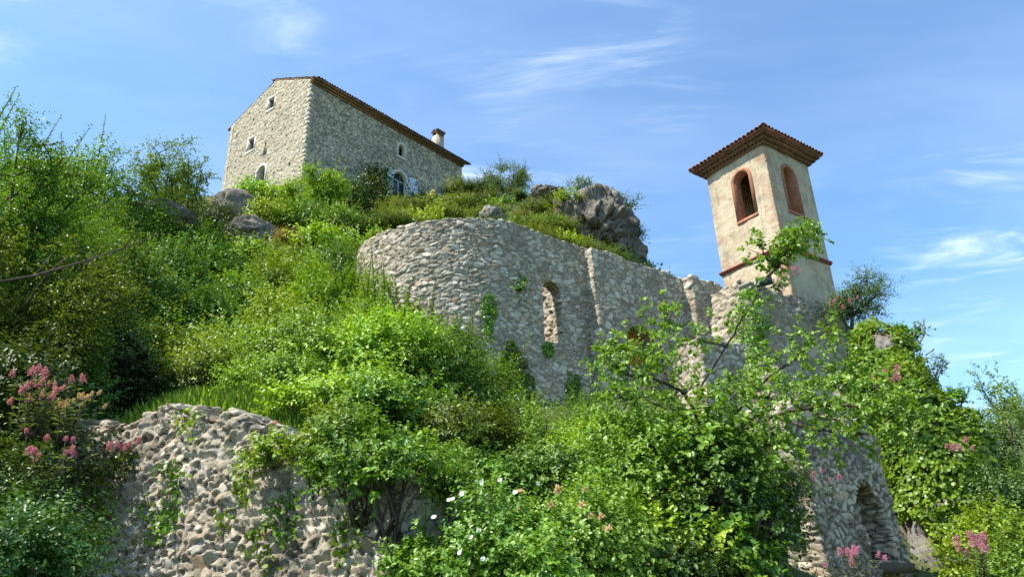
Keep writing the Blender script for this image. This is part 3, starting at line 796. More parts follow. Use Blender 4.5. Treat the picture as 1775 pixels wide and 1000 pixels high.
# hipped roof
mb = MB(); ov = TW / 2 + .56; ze = ZT + .46; zr = ze + 1.15
cs = [tc_ + dR * ov * a + oR * ov * b_ for a, b_ in ((1, 1), (1, -1), (-1, -1), (-1, 1))]
V = [[*k, ze] for k in cs] + [[*tc_, zr]] + [[*k, ze - .05] for k in cs]
mb.add(V, [(0, 1, 6, 5), (1, 2, 7, 6), (2, 3, 8, 7), (3, 0, 5, 8), (5, 6, 7, 8)], [(0, 4, 1), (1, 4, 2), (2, 4, 3), (3, 4, 0)])
rf = mb.build('roof', M['tile'], T_)
mb = MB()
slope = (zr - ze) / ov
for (t_, o_) in ((dR, oR), (dR, -oR), (dL, oL), (dL, -oL)):
    n = 19
    for k in range(n):
        s = -ov + (k + .5) * 2 * ov / n
        run = ov - abs(s)
        rows = max(1, int(run / .34))
        for r_ in range(rows):
            q = ov + .05 - r_ * .34
            p_ = np.array([*(tc_ + t_ * (s + rn.uniform(-.01, .01)) + o_ * q), ze + (ov - q) * slope + .02 + rn.uniform(-.01, .015)])
            halftile(mb, p_, np.array([*(-o_), slope]), (0, 0, 1), .42, .098, .018, 6)
for k in cs:       # hip tiles
    a = np.array([*k, ze + .05]); v_ = np.array([*(tc_ - k), zr - ze])
    for r_ in range(8): halftile(mb, a + v_ * (r_ / 8), v_, (0, 0, 1), .45, .11, .02, 6)
mb.tube([[*tc_, zr - .05], [*tc_, zr + .1], [*tc_, zr + .24], [*tc_, zr + .28]], [.16, .15, .12, .03], 8)
mb.build('tile', M['tile'], rf)
panel('floor_slab', tc_, dR, oR, 0, TW - .9, 16.6, 16.75, 0, M['plaster'], T_, TW / 2 - .46)

# ------------------------------------------------------------------ ruined church: apse, nave wall
CH = thing('ruined_church', (*NP, 8.0), 'roofless ruined stone church with rounded apse wall and broken arched window', 'ruin')
ja = math.degrees(math.atan2(o_n[1], o_n[0]))
apts = np.concatenate([arc(APC, APR, ja - 190, ja, 60), [NP + d_n * .25]])
alen = APR * math.radians(190)
ju = alen - APT                      # arc length at the joint with the nave
wu, wz = onwall(NP, NAZ, 957, 540)
masonry('apse_wall', apts, 5.0, lambda u: 14.08 + .10 * math.sin(u * .45) - .28 * smooth(ju - 4, ju, u) + .2 * smooth(9, 4, u), M['church'], CH, .032, .028, (.25, .3, .12), .040, .5,
        [arch(ju + wu, .85, 9.75, 12.1)], 31, True, .035, (.95, .9, .7), tilt=1.3, dist=.16, wave=.4)
nL, nz_ = onwall(NP, NAZ, 1168, 490)
yu0, _ = onwall(NP, NAZ, 1073, 600); yu1, _ = onwall(NP, NAZ, 1122, 600)
npt = [NP + o_n * .42, NP + o_n * .42 + d_n * (nL + .2)]
masonry('nave_wall', npt, 5.5, lambda u: 13.72 - .03 * u + .05 * math.sin(u * 2.1), M['church'], CH, .036, .034, (.26, .3, .14), .042, 1.0,
        [arch((yu0 + yu1) / 2, yu1 - yu0 + .15, 9.3, 10.95)], 32, True, .05, (.9, .9, .6), dist=.18, wave=.4)
masonry('inner_pier', [NP - o_n * 3.6 - d_n * .1, NP - o_n * .9 - d_n * .1], 8.0, 13.2, M['church'], CH, .05, .045, (.36, .3, .19), .08, .6, (), 36, False, .08)
mb = MB(); ax_ = np.array([*d_n, 0]); ox = np.array([*o_n, 0])
mb.box(np.array([*(NP + d_n * (yu0 + yu1) / 2 - o_n * .25), 10.2]), ax_ * 1.0, ox * .05, (0, 0, 1.1))
mb.build('niche_back', M['ochre'], CH)
masonry('quoin_pier', [NP + o_n * .3 - d_n * .05, NP + o_n * .62 - d_n * .05, NP + o_n * .62 + d_n * .55, NP + o_n * .35 + d_n * .55], 5.5, 11.3, M['church'], CH, .045, .045, (.4, .4, .3), .05, .3, (), 33, False, .08)
pp = NP + d_n * nL
masonry('cross_wall_end', [pp - o_n * .2, pp + o_n * .95, pp + o_n * .95 + d_n * 3.2], 6.0, lambda u: 13.55 - .06 * u, M['church'], CH, .05, .045, (.34, .3, .2), .06, .55, (), 34, True, .07)
masonry('far_wall', [NP + d_n * 9 - o_n * 8.2, NP - o_n * 8.2 + d_n * -2.8], 8.5, lambda u: 13.3 + .2 * math.sin(u), M['church'], CH, .15, .12, (.34, .3, .2), .05, .8, (), 35, True, .1)

# ------------------------------------------------------------------ bastion under the tower
def rocky(seed, amt):
    def f(U, V):
        p = np.stack([U * .55, U * 0 + seed, V * .28], -1)
        q = np.stack([U * 1.6, U * 0 + seed, V * .9], -1)
        return amt * (fbm(p, 4, seed) * 1.3 + .35 * np.abs(fbm(q, 3, seed + 5)))
    return f
fl, fz = onwall(BK[:2], NAZ - 90, 1176, 545)
br, bz = onwall(BK[:2], NAZ, 1462, 540)
b0 = BK[:2] + dL * fl; b1 = BK[:2]; b2 = BK[:2] + d_n * br; b3 = b2 - o_n * 7
bpts = np.concatenate([[b0], [b1 + dL * .3], [b1 + dL * .09 + d_n * .05], [b1 + d_n * .35], [b2 - d_n * .8], [b2 - d_n * .2 - o_n * .3], [b2 - o_n * 1.0], [b3]])
BZ = BK[2]
def btop(u):
    if u < fl: return fz + (BZ - fz) * (u / fl) ** .8
    return BZ + (bz - BZ) * min(1, (u - fl) / br)
BA = masonry('bastion_wall', bpts, 1.0, btop, M['rubble'], None, .05, .048, (.32, .3, .19), .085, 1.0, (), 41, True, .12, (.95, .95, .8),
             off=lambda U, V: rocky(7, 1.0)(U, V) * smooth(12.2, 9.5, V) * smooth(fl - .6, fl + .6, U) + (.16 * np.maximum(0, BZ - V)) , dist=.25)
tag(BA, 'weathered grey rubble and rock face carrying the bell tower', 'wall')
pl = MB(); n_ = 24
gp_ = [b0, b1, b2, b3, b0 - o_n * 0 + d_n * 0 + dL * 3]
V = [[*(np.mean(gp_, axis=0)), BZ - .15]] + [[*(k + (np.mean(gp_, axis=0) - k) * .1), z] for k, z in zip(gp_, (fz - .1, BZ - .15, bz - .15, bz - .2, fz + .2))]
pl.add(V, T=[(0, k, k % 5 + 1) for k in range(1, 6)])
pl_o = pl.build('terrace', M['soil']); pl_o['kind'] = 'structure'
# low stub wall beside the ochre niche
sp, _ = onwall(BK[:2] - d_n * 1.9, NAZ - 90, 1160, 600)
s0 = at(1163, 598, 25.5); s1 = at(1212, 585, 23.9)
tag(masonry('stub_wall', [s0[:2], s1[:2], s1[:2] + d_n * 2.2], 6, s1[2] + .1, M['church'], None, .05, .045, (.34, .3, .2), .06, .6, (), 44, True, .08),
    'low broken stub of pale stone wall below the cross wall of the church', 'wall')

# ------------------------------------------------------------------ lower ruin with the niche
RZ = 44.0
d_r = adir(RZ); o_r = np.array([d_r[1], -d_r[0]])
RP = at(1412, 850, 16.2)[:2]
rl_, _ = onwall(RP, RZ, 1533, 880)
nu_, nzc = onwall(RP, RZ, 1497, 905)
_, rtop = onwall(RP, RZ, 1500, 742)
_, nt_ = onwall(RP, RZ, 1493, 842); _, nb_ = onwall(RP, RZ, 1493, 975)
R1 = thing('niche_ruin', (*RP, 1.0), 'shaded rubble wall with a tall arched niche at the foot of the cliff', 'ruin')
masonry('wall', [RP - d_r * .9, RP, RP + d_r * rl_, RP + d_r * (rl_ + .1) - o_r * .5, RP + d_r * (rl_ - .1) - o_r * 2.2], -.5, lambda u: rtop + .1 * math.sin(u * 2) - .2 * max(0, 1.2 - u), M['niche'], R1, .03, .028, (.23, .3, .14), .06, .8,
        [arch(.9 + nu_, 1.55, nb_, nt_)], 51, False, .08, (.95, .95, .8), off=lambda U, V: .09 * np.maximum(0, rtop - V) + .06 * fbm(np.stack([U, U * 0, V], -1), 3, 3), dist=.22)
mb = MB(); rr3 = np.array([*d_r, 0]); ro3 = np.array([*o_r, 0])
mb.box(np.array([*(RP + d_r * nu_ - o_r * .72), (nb_ + nt_) / 2 - .2]), rr3 * 1.2, ro3 * .05, (0, 0, (nt_ - nb_) / 2 + .5))
mb.build('niche_back', M['niche'], R1)
mb = MB()
mb.box(np.array([*(RP + d_r * nu_ + o_r * .30), nb_ - .12]), rr3 * .62, ro3 * .35, (0, 0, .10))
mb.build('sill', M['niche'], R1)

# ------------------------------------------------------------------ dry stone wall in front
tag(masonry('dry_stone_wall', [WA - d_w * 1.6, WB, WB - o_w * .12 + d_w * .02, WB - o_w * 1.5], .2, lambda u: float(wtop(u - 1.6)) + .05 * math.sin(u * 5), M['dry'], None, .016, .0155, (.112, .2, .082), .036, .6, (), 61, True, .07,
            (.95, .95, .85), off=lambda U, V: .04 * (3.4 - V) + .05 * fbm(np.stack([U * .9, U * 0, V * .9], -1), 3, 13), joint=(.0, .06), tilt=1.5, dist=.09, rgh=.75, jw=.05),
    'sunlit dry stone retaining wall of rough pale limestone at lower left', 'wall')

# ------------------------------------------------------------------ rocks
def rock(name, c, r, seed, mat, label, rot=0, sub=6, amp=.35, ridge=.25, cat='rock', group=None, sink=True):
    bm = bmesh.new(); bmesh.ops.create_icosphere(bm, subdivisions=sub, radius=1)
    V = np.array([v.co[:] for v in bm.verts]); F = np.array([[v.index for v in f.verts] for f in bm.faces]); bm.free()
    p = V * 1.0
    rr = 1 + amp * fbm(p * 1.2 + seed, 4, seed)
    F1, F2, R, C = voro(p * np.array([1.7, 1.7, 1.25]) + seed * 3.1 + .35 * np.stack([fbm(p * 1.6, 3, 4)] * 3, -1), seed)
    rr += ridge * 1.1 * ((R[:, 1:4] - .5) * C).sum(1) - ridge * .16 * smooth(.07, 0, F2 - F1) + ridge * .25 * (R[:, 0] - .5) * smooth(0, .1, F2 - F1)
    F1, F2, R, C = voro(p * np.array([4.6, 4.6, 6.5]) + seed + .8 * np.stack([fbm(p * 2, 2, 3)] * 3, -1), seed + 1)
    rr += ridge * .24 * ((R[:, 1:4] - .5) * C).sum(1) - ridge * .07 * smooth(.06, 0, F2 - F1)
    rr += ridge * .30 * fbm(p * 4.5, 3, seed + 2) + ridge * .10 * fbm(p * 14, 3, seed) - ridge * .12 * np.abs(fbm(p * 8, 3, seed + 7))
    V = V * rr[:, None] * np.array(r)
    cs_, sn = math.cos(math.radians(rot)), math.sin(math.radians(rot))
    V = np.stack([V[:, 0] * cs_ - V[:, 1] * sn, V[:, 0] * sn + V[:, 1] * cs_, V[:, 2]], -1) + np.array(c)
    o = mesh(name, V, [F], mat)
    tag(o, label, cat, group)
    return o
oc = at(1036, 408, 40)
rock('rock_outcrop', oc, (2.45, 2.4, 2.9), 5, M['rock'], 'tall grey rock outcrop with overhanging side standing above the church wall', 20, 6, .42, .55)
rock('rock_outcrop', at(950, 355, 43), (1.5, 1.8, .9), 9, M['rock'], 'low ledge of grey rock joined to the left flank of the tall outcrop', 0, 6, .4, .4)
rock('boulder', at(408, 372, 41), (1.5, 1.5, 1.55), 14, M['rock'], 'rounded grey boulder below the left corner of the hilltop house', 30, 5, .25, .2)
rock('boulder', at(440, 418, 38), (1.7, 1.5, 1.2), 17, M['rock'], 'dark rock with yellow flowers beside it below the rounded boulder', 60, 5, .3, .3)
rock('boulder', at(280, 385, 26), (1.3, 1.2, .6), 19, M['rock'], 'dark flat rock under the open tree on the left skyline', 60, 5, .3, .3)
rock('boulder', at(852, 376, 38), (.8, .8, .6), 23, M['rock_pale'], 'small pale rock in the scrub just above the apse wall', 60, 5, .3, .3)

# ------------------------------------------------------------------ plants
def rs(seed): return np.random.default_rng(seed)
def rdir(rg, n): return nrm(rg.normal(size=(n, 3)))
def leaf_faces(P, D, N, L, W, six, droop, fold):
    D = nrm(D); N = N - D * (N * D).sum(1, keepdims=True); N = nrm(N); S = np.cross(D, N)
    L = L[:, None]; W = W[:, None]; n = len(P)
    if six:
        k = np.stack([P, P + D * L * .28 + S * W * .46 + N * W * fold, P + D * L * .68 + S * W * .40 + N * (W * fold * .7 - L * droop * .4), P + D * L - N * L * droop,
                      P + D * L * .68 - S * W * .40 + N * (W * fold * .7 - L * droop * .4), P + D * L * .28 - S * W * .46 + N * W * fold], 1)
        f = np.array([[0, 3, 2, 1], [0, 5, 4, 3]])
    else:
        k = np.stack([P, P + D * L * .45 + S * W * .5 + N * W * fold, P + D * L - N * L * droop, P + D * L * .45 - S * W * .5 + N * W * fold], 1)
        f = np.array([[0, 2, 1], [0, 3, 2]])
    m = k.shape[1]
    F = (f[None] + (np.arange(n) * m)[:, None, None]).reshape(-1, f.shape[1])
    return k.reshape(-1, 3), F, m
def leaf_obj(name, P, D, N, L, W, var, mat, parent=None, six=False, droop=.18, fold=.18):
    V, F, m = leaf_faces(P, D, N, L, W, six, droop, fold)
    return mesh(name, V, [F], mat, parent, {'var': np.repeat(np.clip(var, 0, 1), m)})
def twig_leaves(rg, S, TD, tl, nl, L, ratio, up=.8, spread=.9, out=None, young=.25, droop=.25):
    """leaves set along twigs that start at S and run along TD"""
    n = len(S)
    t = (np.arange(nl)[None] + rg.uniform(.2, 1, (n, nl))) / nl
    tl = tl[:, None] * t
    P = S[:, None] + TD[:, None] * tl[..., None]; P[..., 2] -= droop * tl * t
    r = rdir(rg, n * nl).reshape(n, nl, 3)
    perp = nrm(r - TD[:, None] * (r * TD[:, None]).sum(-1, keepdims=True))
    D = nrm(TD[:, None] * .55 + perp * spread + np.array([0, 0, -.12]))
    N = np.array([0, 0, up]) + .55 * rdir(rg, n * nl).reshape(n, nl, 3) + (0 if out is None else out[:, None] * .5)
    tv = rg.uniform(0, 1, (n, 1))
    var = .5 * tv + .35 * rg.uniform(0, 1, (n, nl)) + young * t ** 2
    Ls = L * rg.uniform(.65, 1.2, (n, nl)) * (1 - .35 * t)
    f = lambda a: a.reshape(-1, 3)
    return f(P), f(D), f(N), Ls.ravel(), (Ls * ratio).ravel(), var.ravel()
def cat_(*a): return [np.concatenate(k) for k in zip(*a)]
KIND = {   # material, leaf length, width ratio, twig length, leaves per twig, upright weight, cover, bark
 'bright': ('bright', .055, .62, .42, 11, .7, 2.0), 'mid': ('mid', .062, .6, .42, 10, .6, 2.0), 'dark': ('dark', .062, .6, .4, 10, .5, 2.0),
 'grey': ('grey', .05, .36, .5, 12, .8, 1.7), 'broom': ('broom', .055, .22, .6, 16, 1.6, 2.4), 'rose': ('rose', .048, .66, .38, 11, .6, 2.2),
 'hazel': ('mid', .085, .78, .4, 8, .5, 2.0), 'tuft': ('dry', .10, .10, .5, 14, 1.8, 2.0), 'ivy': ('ivy', .065, .95, .3, 9, .4, 2.2),
}
SEED = [100]
def child_copy(src, parent):
    o = src.copy(); COL.objects.link(o); o.parent = parent
    o.matrix_parent_inverse = src.matrix_parent_inverse.copy()
    return o
def crown(rg, c, rx, rz, kind, D, cover=1.0, lobes=18, shoots=0, squat=.0, cap=52000):
    mat, L, ratio, tl, nl, upw, cov = KIND[kind]
    L = max(L, .0050 * D) * rg.uniform(.82, 1.3); tl = max(tl, L * 5.5) * min(1.0, max(.5, rx / .9)); 
    d = rdir(rg, lobes) * rg.uniform(.35, .95, (lobes, 1)) ** .6
    d[:, 2] = np.abs(d[:, 2]) * 1.15 - .35 - squat
    lc = np.array(c) + d * np.array([rx, rx, rz]) * .82
    lr = rg.uniform(.20, .44, lobes) * min(rx, rz)
    area = 2 * math.pi * rx * (rx + 2 * rz) * .55
    cov *= .86; n = int(min(cap, cover * cov * area / (.55 * L * L * ratio)) / nl)
    w_ = lr ** 2; k = rg.choice(lobes, n, p=w_ / w_.sum())
    o = rdir(rg, n)
    S = lc[k] + o * (lr[k] * rg.uniform(.1, 1, n) ** .55)[:, None]
    outc = nrm(S - np.array(c) * 1.0)
    TD = nrm(o * .6 + outc * .5 + np.array([0, 0, upw]) + .55 * rdir(rg, n))
    A = twig_leaves(rg, S, TD, tl * rg.uniform(.55, 1.2, n), nl, L, ratio, .75, .9, outc)
    tips = [lc]
    if shoots:
        kk = rg.choice(lobes, shoots)
        S2 = lc[kk] + rdir(rg, shoots) * (lr[kk] * .6)[:, None] + np.array([0, 0, 1.0]) * (lr[kk] * .6)[:, None]
        T2 = nrm(np.array([0, 0, 1.4]) + .6 * rdir(rg, shoots) + .4 * nrm(S2 - np.array(c)))
        sl_ = rg.uniform(.35, .8, shoots) * rz
        m2 = int(max(14, 26 * np.mean(sl_) / max(tl, .3)))
        A = cat_(A, twig_leaves(rg, S2, T2, sl_, m2, L * .95, ratio, .7, 1.0, None, .3, .05))
        tips.append(S2 + T2 * sl_[:, None] * .9)
    return A, L, lc, (None if not shoots else (S2, T2, sl_))
def shrub(px, top, D, r, kind, label, cat='shrub', name='shrub', group=None, cover=1.0, shoots=0, base=None, hmin=.7, hmax=9, lobes=None, squat=0, sink=0.0):
    SEED[0] += 1; rg = rs(SEED[0])
    q = at(px, top, D); zb = float(terrain(q[0], q[1])[0]) if base is None else base
    h = q[2] - zb
    if h < hmin: zb = q[2] - hmin; h = hmin
    if h > hmax: zb = q[2] - hmax; h = hmax
    root = thing(name, (q[0], q[1], zb), label, cat, group)
    rz_ = h * .56
    c = (q[0], q[1], zb + h * .50 - sink)
    A, L, lc, sh = crown(rg, c, r, rz_ * .92, kind, D, cover, lobes or int(14 + 6 * r), shoots, squat)
    zq = np.quantile(A[0][:, 2], .992); f_ = (zb + h - zb) / max(zq - zb, .1)     # the top leaves reach the height seen
    A[0][:, 2] = zb + (A[0][:, 2] - zb) * f_; lc = lc.copy(); lc[:, 2] = zb + (lc[:, 2] - zb) * f_
    if sh:
        sh[0][:, 2] = zb + (sh[0][:, 2] - zb) * f_
    leaf_obj('crown', *A, L_[KIND[kind][0]], root, six=D < 11)
    mb = MB(); rb = max(.012, .02 * h)
    for k in range(min(len(lc), 12)):
        a = np.array([q[0], q[1], zb - .15]) + np.array([*rg.normal(0, r * .12, 2), 0])
        m = (a + lc[k]) / 2 + np.array([0, 0, h * .08]) + rg.normal(0, h * .05, 3)
        t = np.linspace(0, 1, 6)[:, None]
        mb.tube((1 - t) ** 2 * a + 2 * t * (1 - t) * m + t * t * lc[k], np.linspace(rb, rb * .35, 6), 5)
    if sh:
        for k in range(len(sh[0])):
            mb.tube(np.stack([sh[0][k] - sh[1][k] * .3, sh[0][k] + sh[1][k] * sh[2][k] * .5, sh[0][k] + sh[1][k] * sh[2][k]]), [.006 + .0006 * D, .005 + .0004 * D, .003], 4)
    mb.build('branches', M['bark'], root)
    return root, A
def gz(x, y): return float(terrain(x, y)[0])
def curve(a, b_, rg, sag=.12, n=7):
    a = np.asarray(a, float); b_ = np.asarray(b_, float); l = np.linalg.norm(b_ - a)
    m = (a + b_) / 2 + rg.normal(0, sag * l, 3) * np.array([1, 1, .5]) + np.array([0, 0, sag * l * .7])
    t = np.linspace(0, 1, n)[:, None]
    p = (1 - t) ** 2 * a + 2 * t * (1 - t) * m + t * t * b_
    p[1:-1] += rg.normal(0, .012 * l, (n - 2, 3))
    return p
def tree(base, crown_c, rx, rz_, kind, D, label, name='tree', trunk_r=.12, limbs=8, sub=7, density=1.0, fork=.35, cat='tree', cap=42000, lsc=1.0):
    SEED[0] += 1; rg = rs(SEED[0])
    mat, L, ratio, tl, nl, upw, cov = KIND[kind]
    L = max(L, .0046 * D) * lsc; tl = max(tl, L * 6)
    base = np.asarray(base, float); c = np.asarray(crown_c, float)
    root = thing(name, base, label, cat)
    mb = MB(); f = base + (c - base) * fork + rg.normal(0, .05, 3)
    tk = curve(base - np.array([0, 0, .3]), f, rg, .05)
    mb.tube(tk, np.linspace(trunk_r * 1.25, trunk_r * .85, len(tk)), 8)
    mb.build('trunk', M['bark'], root, True)
    mb = MB(); S = []; TDs = []
    for k in range(limbs):
        a_ = 2.4 * k + rg.uniform(-.4, .4); el = rg.uniform(-.35, 1.0)
        e = c + np.array([math.cos(a_) * math.cos(el) * rx, math.sin(a_) * math.cos(el) * rx, math.sin(el) * rz_]) * rg.uniform(.55, .85)
        lp = curve(f - (c - base) * rg.uniform(0, .06), e, rg, .13, 9)
        mb.tube(lp, np.linspace(trunk_r * .55, .012, 9), 6)
        S.append(lp[[4, 5, 6, 7, 8, 8, 8, 7, 6]] + rg.normal(0, .05 * rx, (9, 3))); TDs.append(nrm(nrm(lp[8] - lp[5])[None] * .8 + rdir(rg, 9) * .9))
        for s in range(sub):
            t_ = rg.uniform(.3, 1); b_ = lp[int(t_ * 8)]
            o = nrm((b_ - c) / np.array([rx, rx, rz_]) + rdir(rg, 1)[0] * .8 + np.array([0, 0, .35]))
            e2 = b_ + o * rg.uniform(.22, .5) * min(rx, rz_) * 1.1
            sp_ = curve(b_, e2, rg, .12, 6)
            mb.tube(sp_, np.linspace(trunk_r * .22, .006, 6), 4)
            m = 9
            tt = rg.uniform(.15, 1, m); idx = (tt * 5).astype(int)
            S.append(sp_[idx] + rg.normal(0, .05 * rx, (m, 3)))
            TDs.append(nrm(o[None] * .7 + rdir(rg, m) * .9 + np.array([0, 0, upw * .4])))
    mb.build('branches', M['bark'], root)
    S = np.concatenate(S); TD = np.concatenate(TDs)
    want = density * cov * 2 * math.pi * rx * (rx + 2 * rz_) * .5 / (.55 * L * L * ratio)
    rep = max(1, int(round(min(cap, want) / (len(S) * nl))))
    S = np.repeat(S, rep, 0) + rg.normal(0, .045 * rx, (len(S) * rep, 3)); TD = nrm(np.repeat(TD, rep, 0) + .5 * rdir(rg, len(S)))
    A = twig_leaves(rg, S, TD, tl * rg.uniform(.5, 1.15, len(S)), nl, L, ratio)
    leaf_obj('crown', *A, L_[mat], root, six=D < 11)
    return root
def base_at(px, D):
    q = at(px, 700, D); return np.array([q[0], q[1], gz(q[0], q[1])])

# --- near tree whose trunk stands outside the frame on the left
bt = base_at(-190, 10.5)
tree(base_at(-60, 13), at(-5, 330, 13), 1.75, 1.35, 'mid', 11, 'leafy tree crown cut by the left edge, highest of the greenery there', 'broadleaf_tree', .06, 16, 14, 2.4, .3, cap=70000)
tree(base_at(-90, 11.5), at(40, 520, 11.8), 2.0, 1.5, 'mid', 11, 'shaded broad tree filling the left edge behind the long bare branch', 'broadleaf_tree', .07, 16, 14, 2.2, .3, cap=80000)
tree(np.array([-6.9, 3.6, gz(-6.9, 3.6)]), np.array([-6.7, 3.7, 4.6]), 2.0, 1.7, 'mid', 8, 'leafy tree left of the view that shades the bottom left corner', 'broadleaf_tree', .09, 12, 9, 1.0, .3)
rg = rs(5)
def branch_tree(): pass
# --- open tree on the left skyline
q = base_at(285, 26)
tree(q, at(285, 295, 26), 2.0, 1.25, 'mid', 22, 'open crowned small tree alone on the left skyline above the flat rock', 'small_tree', .09, 10, 9, 1.15, .35)
S_ = shrub
S_(180, 262, 23, 1.7, 'mid', 'leafy shrub just left of the open skyline tree', shoots=8)
S_(105, 268, 21, 1.7, 'mid', 'tall shrub with thin upright shoots on the left skyline', shoots=16)
S_(30, 235, 18, 1.5, 'mid', 'airy tall shrub reaching highest at the left edge of the skyline', shoots=16, cover=.7)
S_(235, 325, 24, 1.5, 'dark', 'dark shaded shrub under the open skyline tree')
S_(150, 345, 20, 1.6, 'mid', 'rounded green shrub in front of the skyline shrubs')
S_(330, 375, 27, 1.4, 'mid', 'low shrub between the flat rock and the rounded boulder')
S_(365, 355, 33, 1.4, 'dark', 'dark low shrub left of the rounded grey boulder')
S_(60, 330, 16, 1.7, 'mid', 'large green shrub below the skyline near the left edge', shoots=5)
S_(300, 425, 21, 1.6, 'hazel', 'broad leaved shrub on the slope below the flat rock')
S_(385, 440, 27, 1.6, 'mid', 'shrub growing below the dark rock with yellow flowers')
S_(215, 430, 17.5, 1.6, 'hazel', 'spreading shrub with layered leaves on the left slope')
S_(340, 500, 18, 1.5, 'hazel', 'wide shrub with pale flat leaf tops in the middle of the left slope')
S_(430, 480, 22, 1.6, 'hazel', 'large leaved shrub on the slope left of the apse')
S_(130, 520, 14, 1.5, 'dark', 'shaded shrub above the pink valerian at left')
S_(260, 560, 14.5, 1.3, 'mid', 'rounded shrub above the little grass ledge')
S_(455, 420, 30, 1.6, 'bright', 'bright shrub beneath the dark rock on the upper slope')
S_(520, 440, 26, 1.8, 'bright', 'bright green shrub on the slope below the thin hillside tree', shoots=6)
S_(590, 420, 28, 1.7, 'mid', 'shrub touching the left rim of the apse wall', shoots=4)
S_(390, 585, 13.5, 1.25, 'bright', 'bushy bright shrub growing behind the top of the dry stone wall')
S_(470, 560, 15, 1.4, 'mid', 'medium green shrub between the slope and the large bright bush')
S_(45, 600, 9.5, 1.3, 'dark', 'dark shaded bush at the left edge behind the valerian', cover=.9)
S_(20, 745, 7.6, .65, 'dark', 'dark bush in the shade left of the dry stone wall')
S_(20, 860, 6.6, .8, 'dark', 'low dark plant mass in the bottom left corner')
# --- hilltop round the house
S_(452, 318, 42.5, 1.7, 'bright', 'bright green shrub at the foot of the gable wall', hmax=3.2)
S_(500, 322, 41.5, 1.6, 'bright', 'bright shrub at the near corner of the house', hmax=3.2)
S_(475, 352, 39, 1.8, 'bright', 'bright rounded shrub right of the grey boulder', hmax=3)
S_(530, 352, 38.5, 1.7, 'mid', 'green shrub just left of the thin hillside tree', hmax=3)
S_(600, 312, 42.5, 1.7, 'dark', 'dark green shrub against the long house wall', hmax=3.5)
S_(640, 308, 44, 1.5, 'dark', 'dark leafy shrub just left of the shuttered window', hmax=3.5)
S_(655, 285, 46.5, .9, 'dark', 'tall narrow creeper clump climbing the house wall by the left shutter', hmax=4)
S_(675, 345, 44, 1.4, 'mid', 'green shrub directly below the shuttered window', hmax=2.4)
S_(600, 362, 37.5, 1.7, 'mid', 'shrub below the dark shrub on the house slope', hmax=2.6)
S_(555, 388, 34.5, 1.6, 'bright', 'bright shrub at the foot of the thin hillside tree', hmax=2.6)
S_(650, 372, 37, 1.5, 'broom', 'feathery shrub on the slope above the left apse rim', hmax=2.4)
S_(715, 352, 44, 1.5, 'broom', 'feathery shrub right of the open shutters', hmax=2.4)
S_(800, 315, 50.5, 1.6, 'broom', 'feathery shrub near the far end of the long house wall', hmax=3.2)
S_(835, 345, 46, 1.8, 'broom', 'feathery green shrub between the house end and the hilltop tree', hmax=3)
q = base_at(890, 48)
tree(q, at(885, 312, 48), 2.0, 1.7, 'grey', 40, 'small feathery tree on the hilltop between the house and the rock outcrop', 'small_tree', .09, 9, 8, 1.5, .25)
S_(838, 312, 51, 1.5, 'broom', 'feathery shrub on the skyline beside the sloping wall', hmax=3)
S_(850, 368, 40.5, 1.3, 'broom', 'low feathery shrub behind the small pale rock', hmax=2)
S_(905, 345, 43.5, 1.6, 'broom', 'feathery shrub below the small feathery tree', hmax=2.6)
S_(955, 330, 45, 1.1, 'broom', 'thin feathery shrub on the ledge left of the outcrop', hmax=2)
S_(900, 385, 37, 1.7, 'broom', 'wide feathery shrub above the middle of the church wall', hmax=2.6)
S_(950, 382, 37.5, 1.6, 'broom', 'feathery shrub growing against the foot of the outcrop', hmax=2.8)
S_(985, 405, 36, 1.3, 'bright', 'bright shrub where the apse wall meets the nave wall', hmax=2.4)
S_(965, 372, 38.2, 1.0, 'mid', 'leafy shrub wrapped round the left foot of the outcrop', hmax=2.2)
S_(1062, 432, 36.5, 1.1, 'broom', 'feathery tuft at the right foot of the outcrop', hmax=1.8)
S_(1097, 398, 41, .7, 'grey', 'grey tuft growing out of the right side of the outcrop', base=at(1097, 425, 41)[2])
S_(1078, 340, 41.5, .8, 'grey', 'grey tuft on the upper right shoulder of the outcrop', base=at(1078, 372, 41.5)[2])
S_(1003, 310, 40.5, .7, 'grey', 'small tuft on the very top of the outcrop', base=at(1003, 330, 40.5)[2], hmin=.4)
S_(985, 330, 38.5, .8, 'bright', 'bright green patch on the upper face of the outcrop', base=at(985, 362, 38.5)[2])
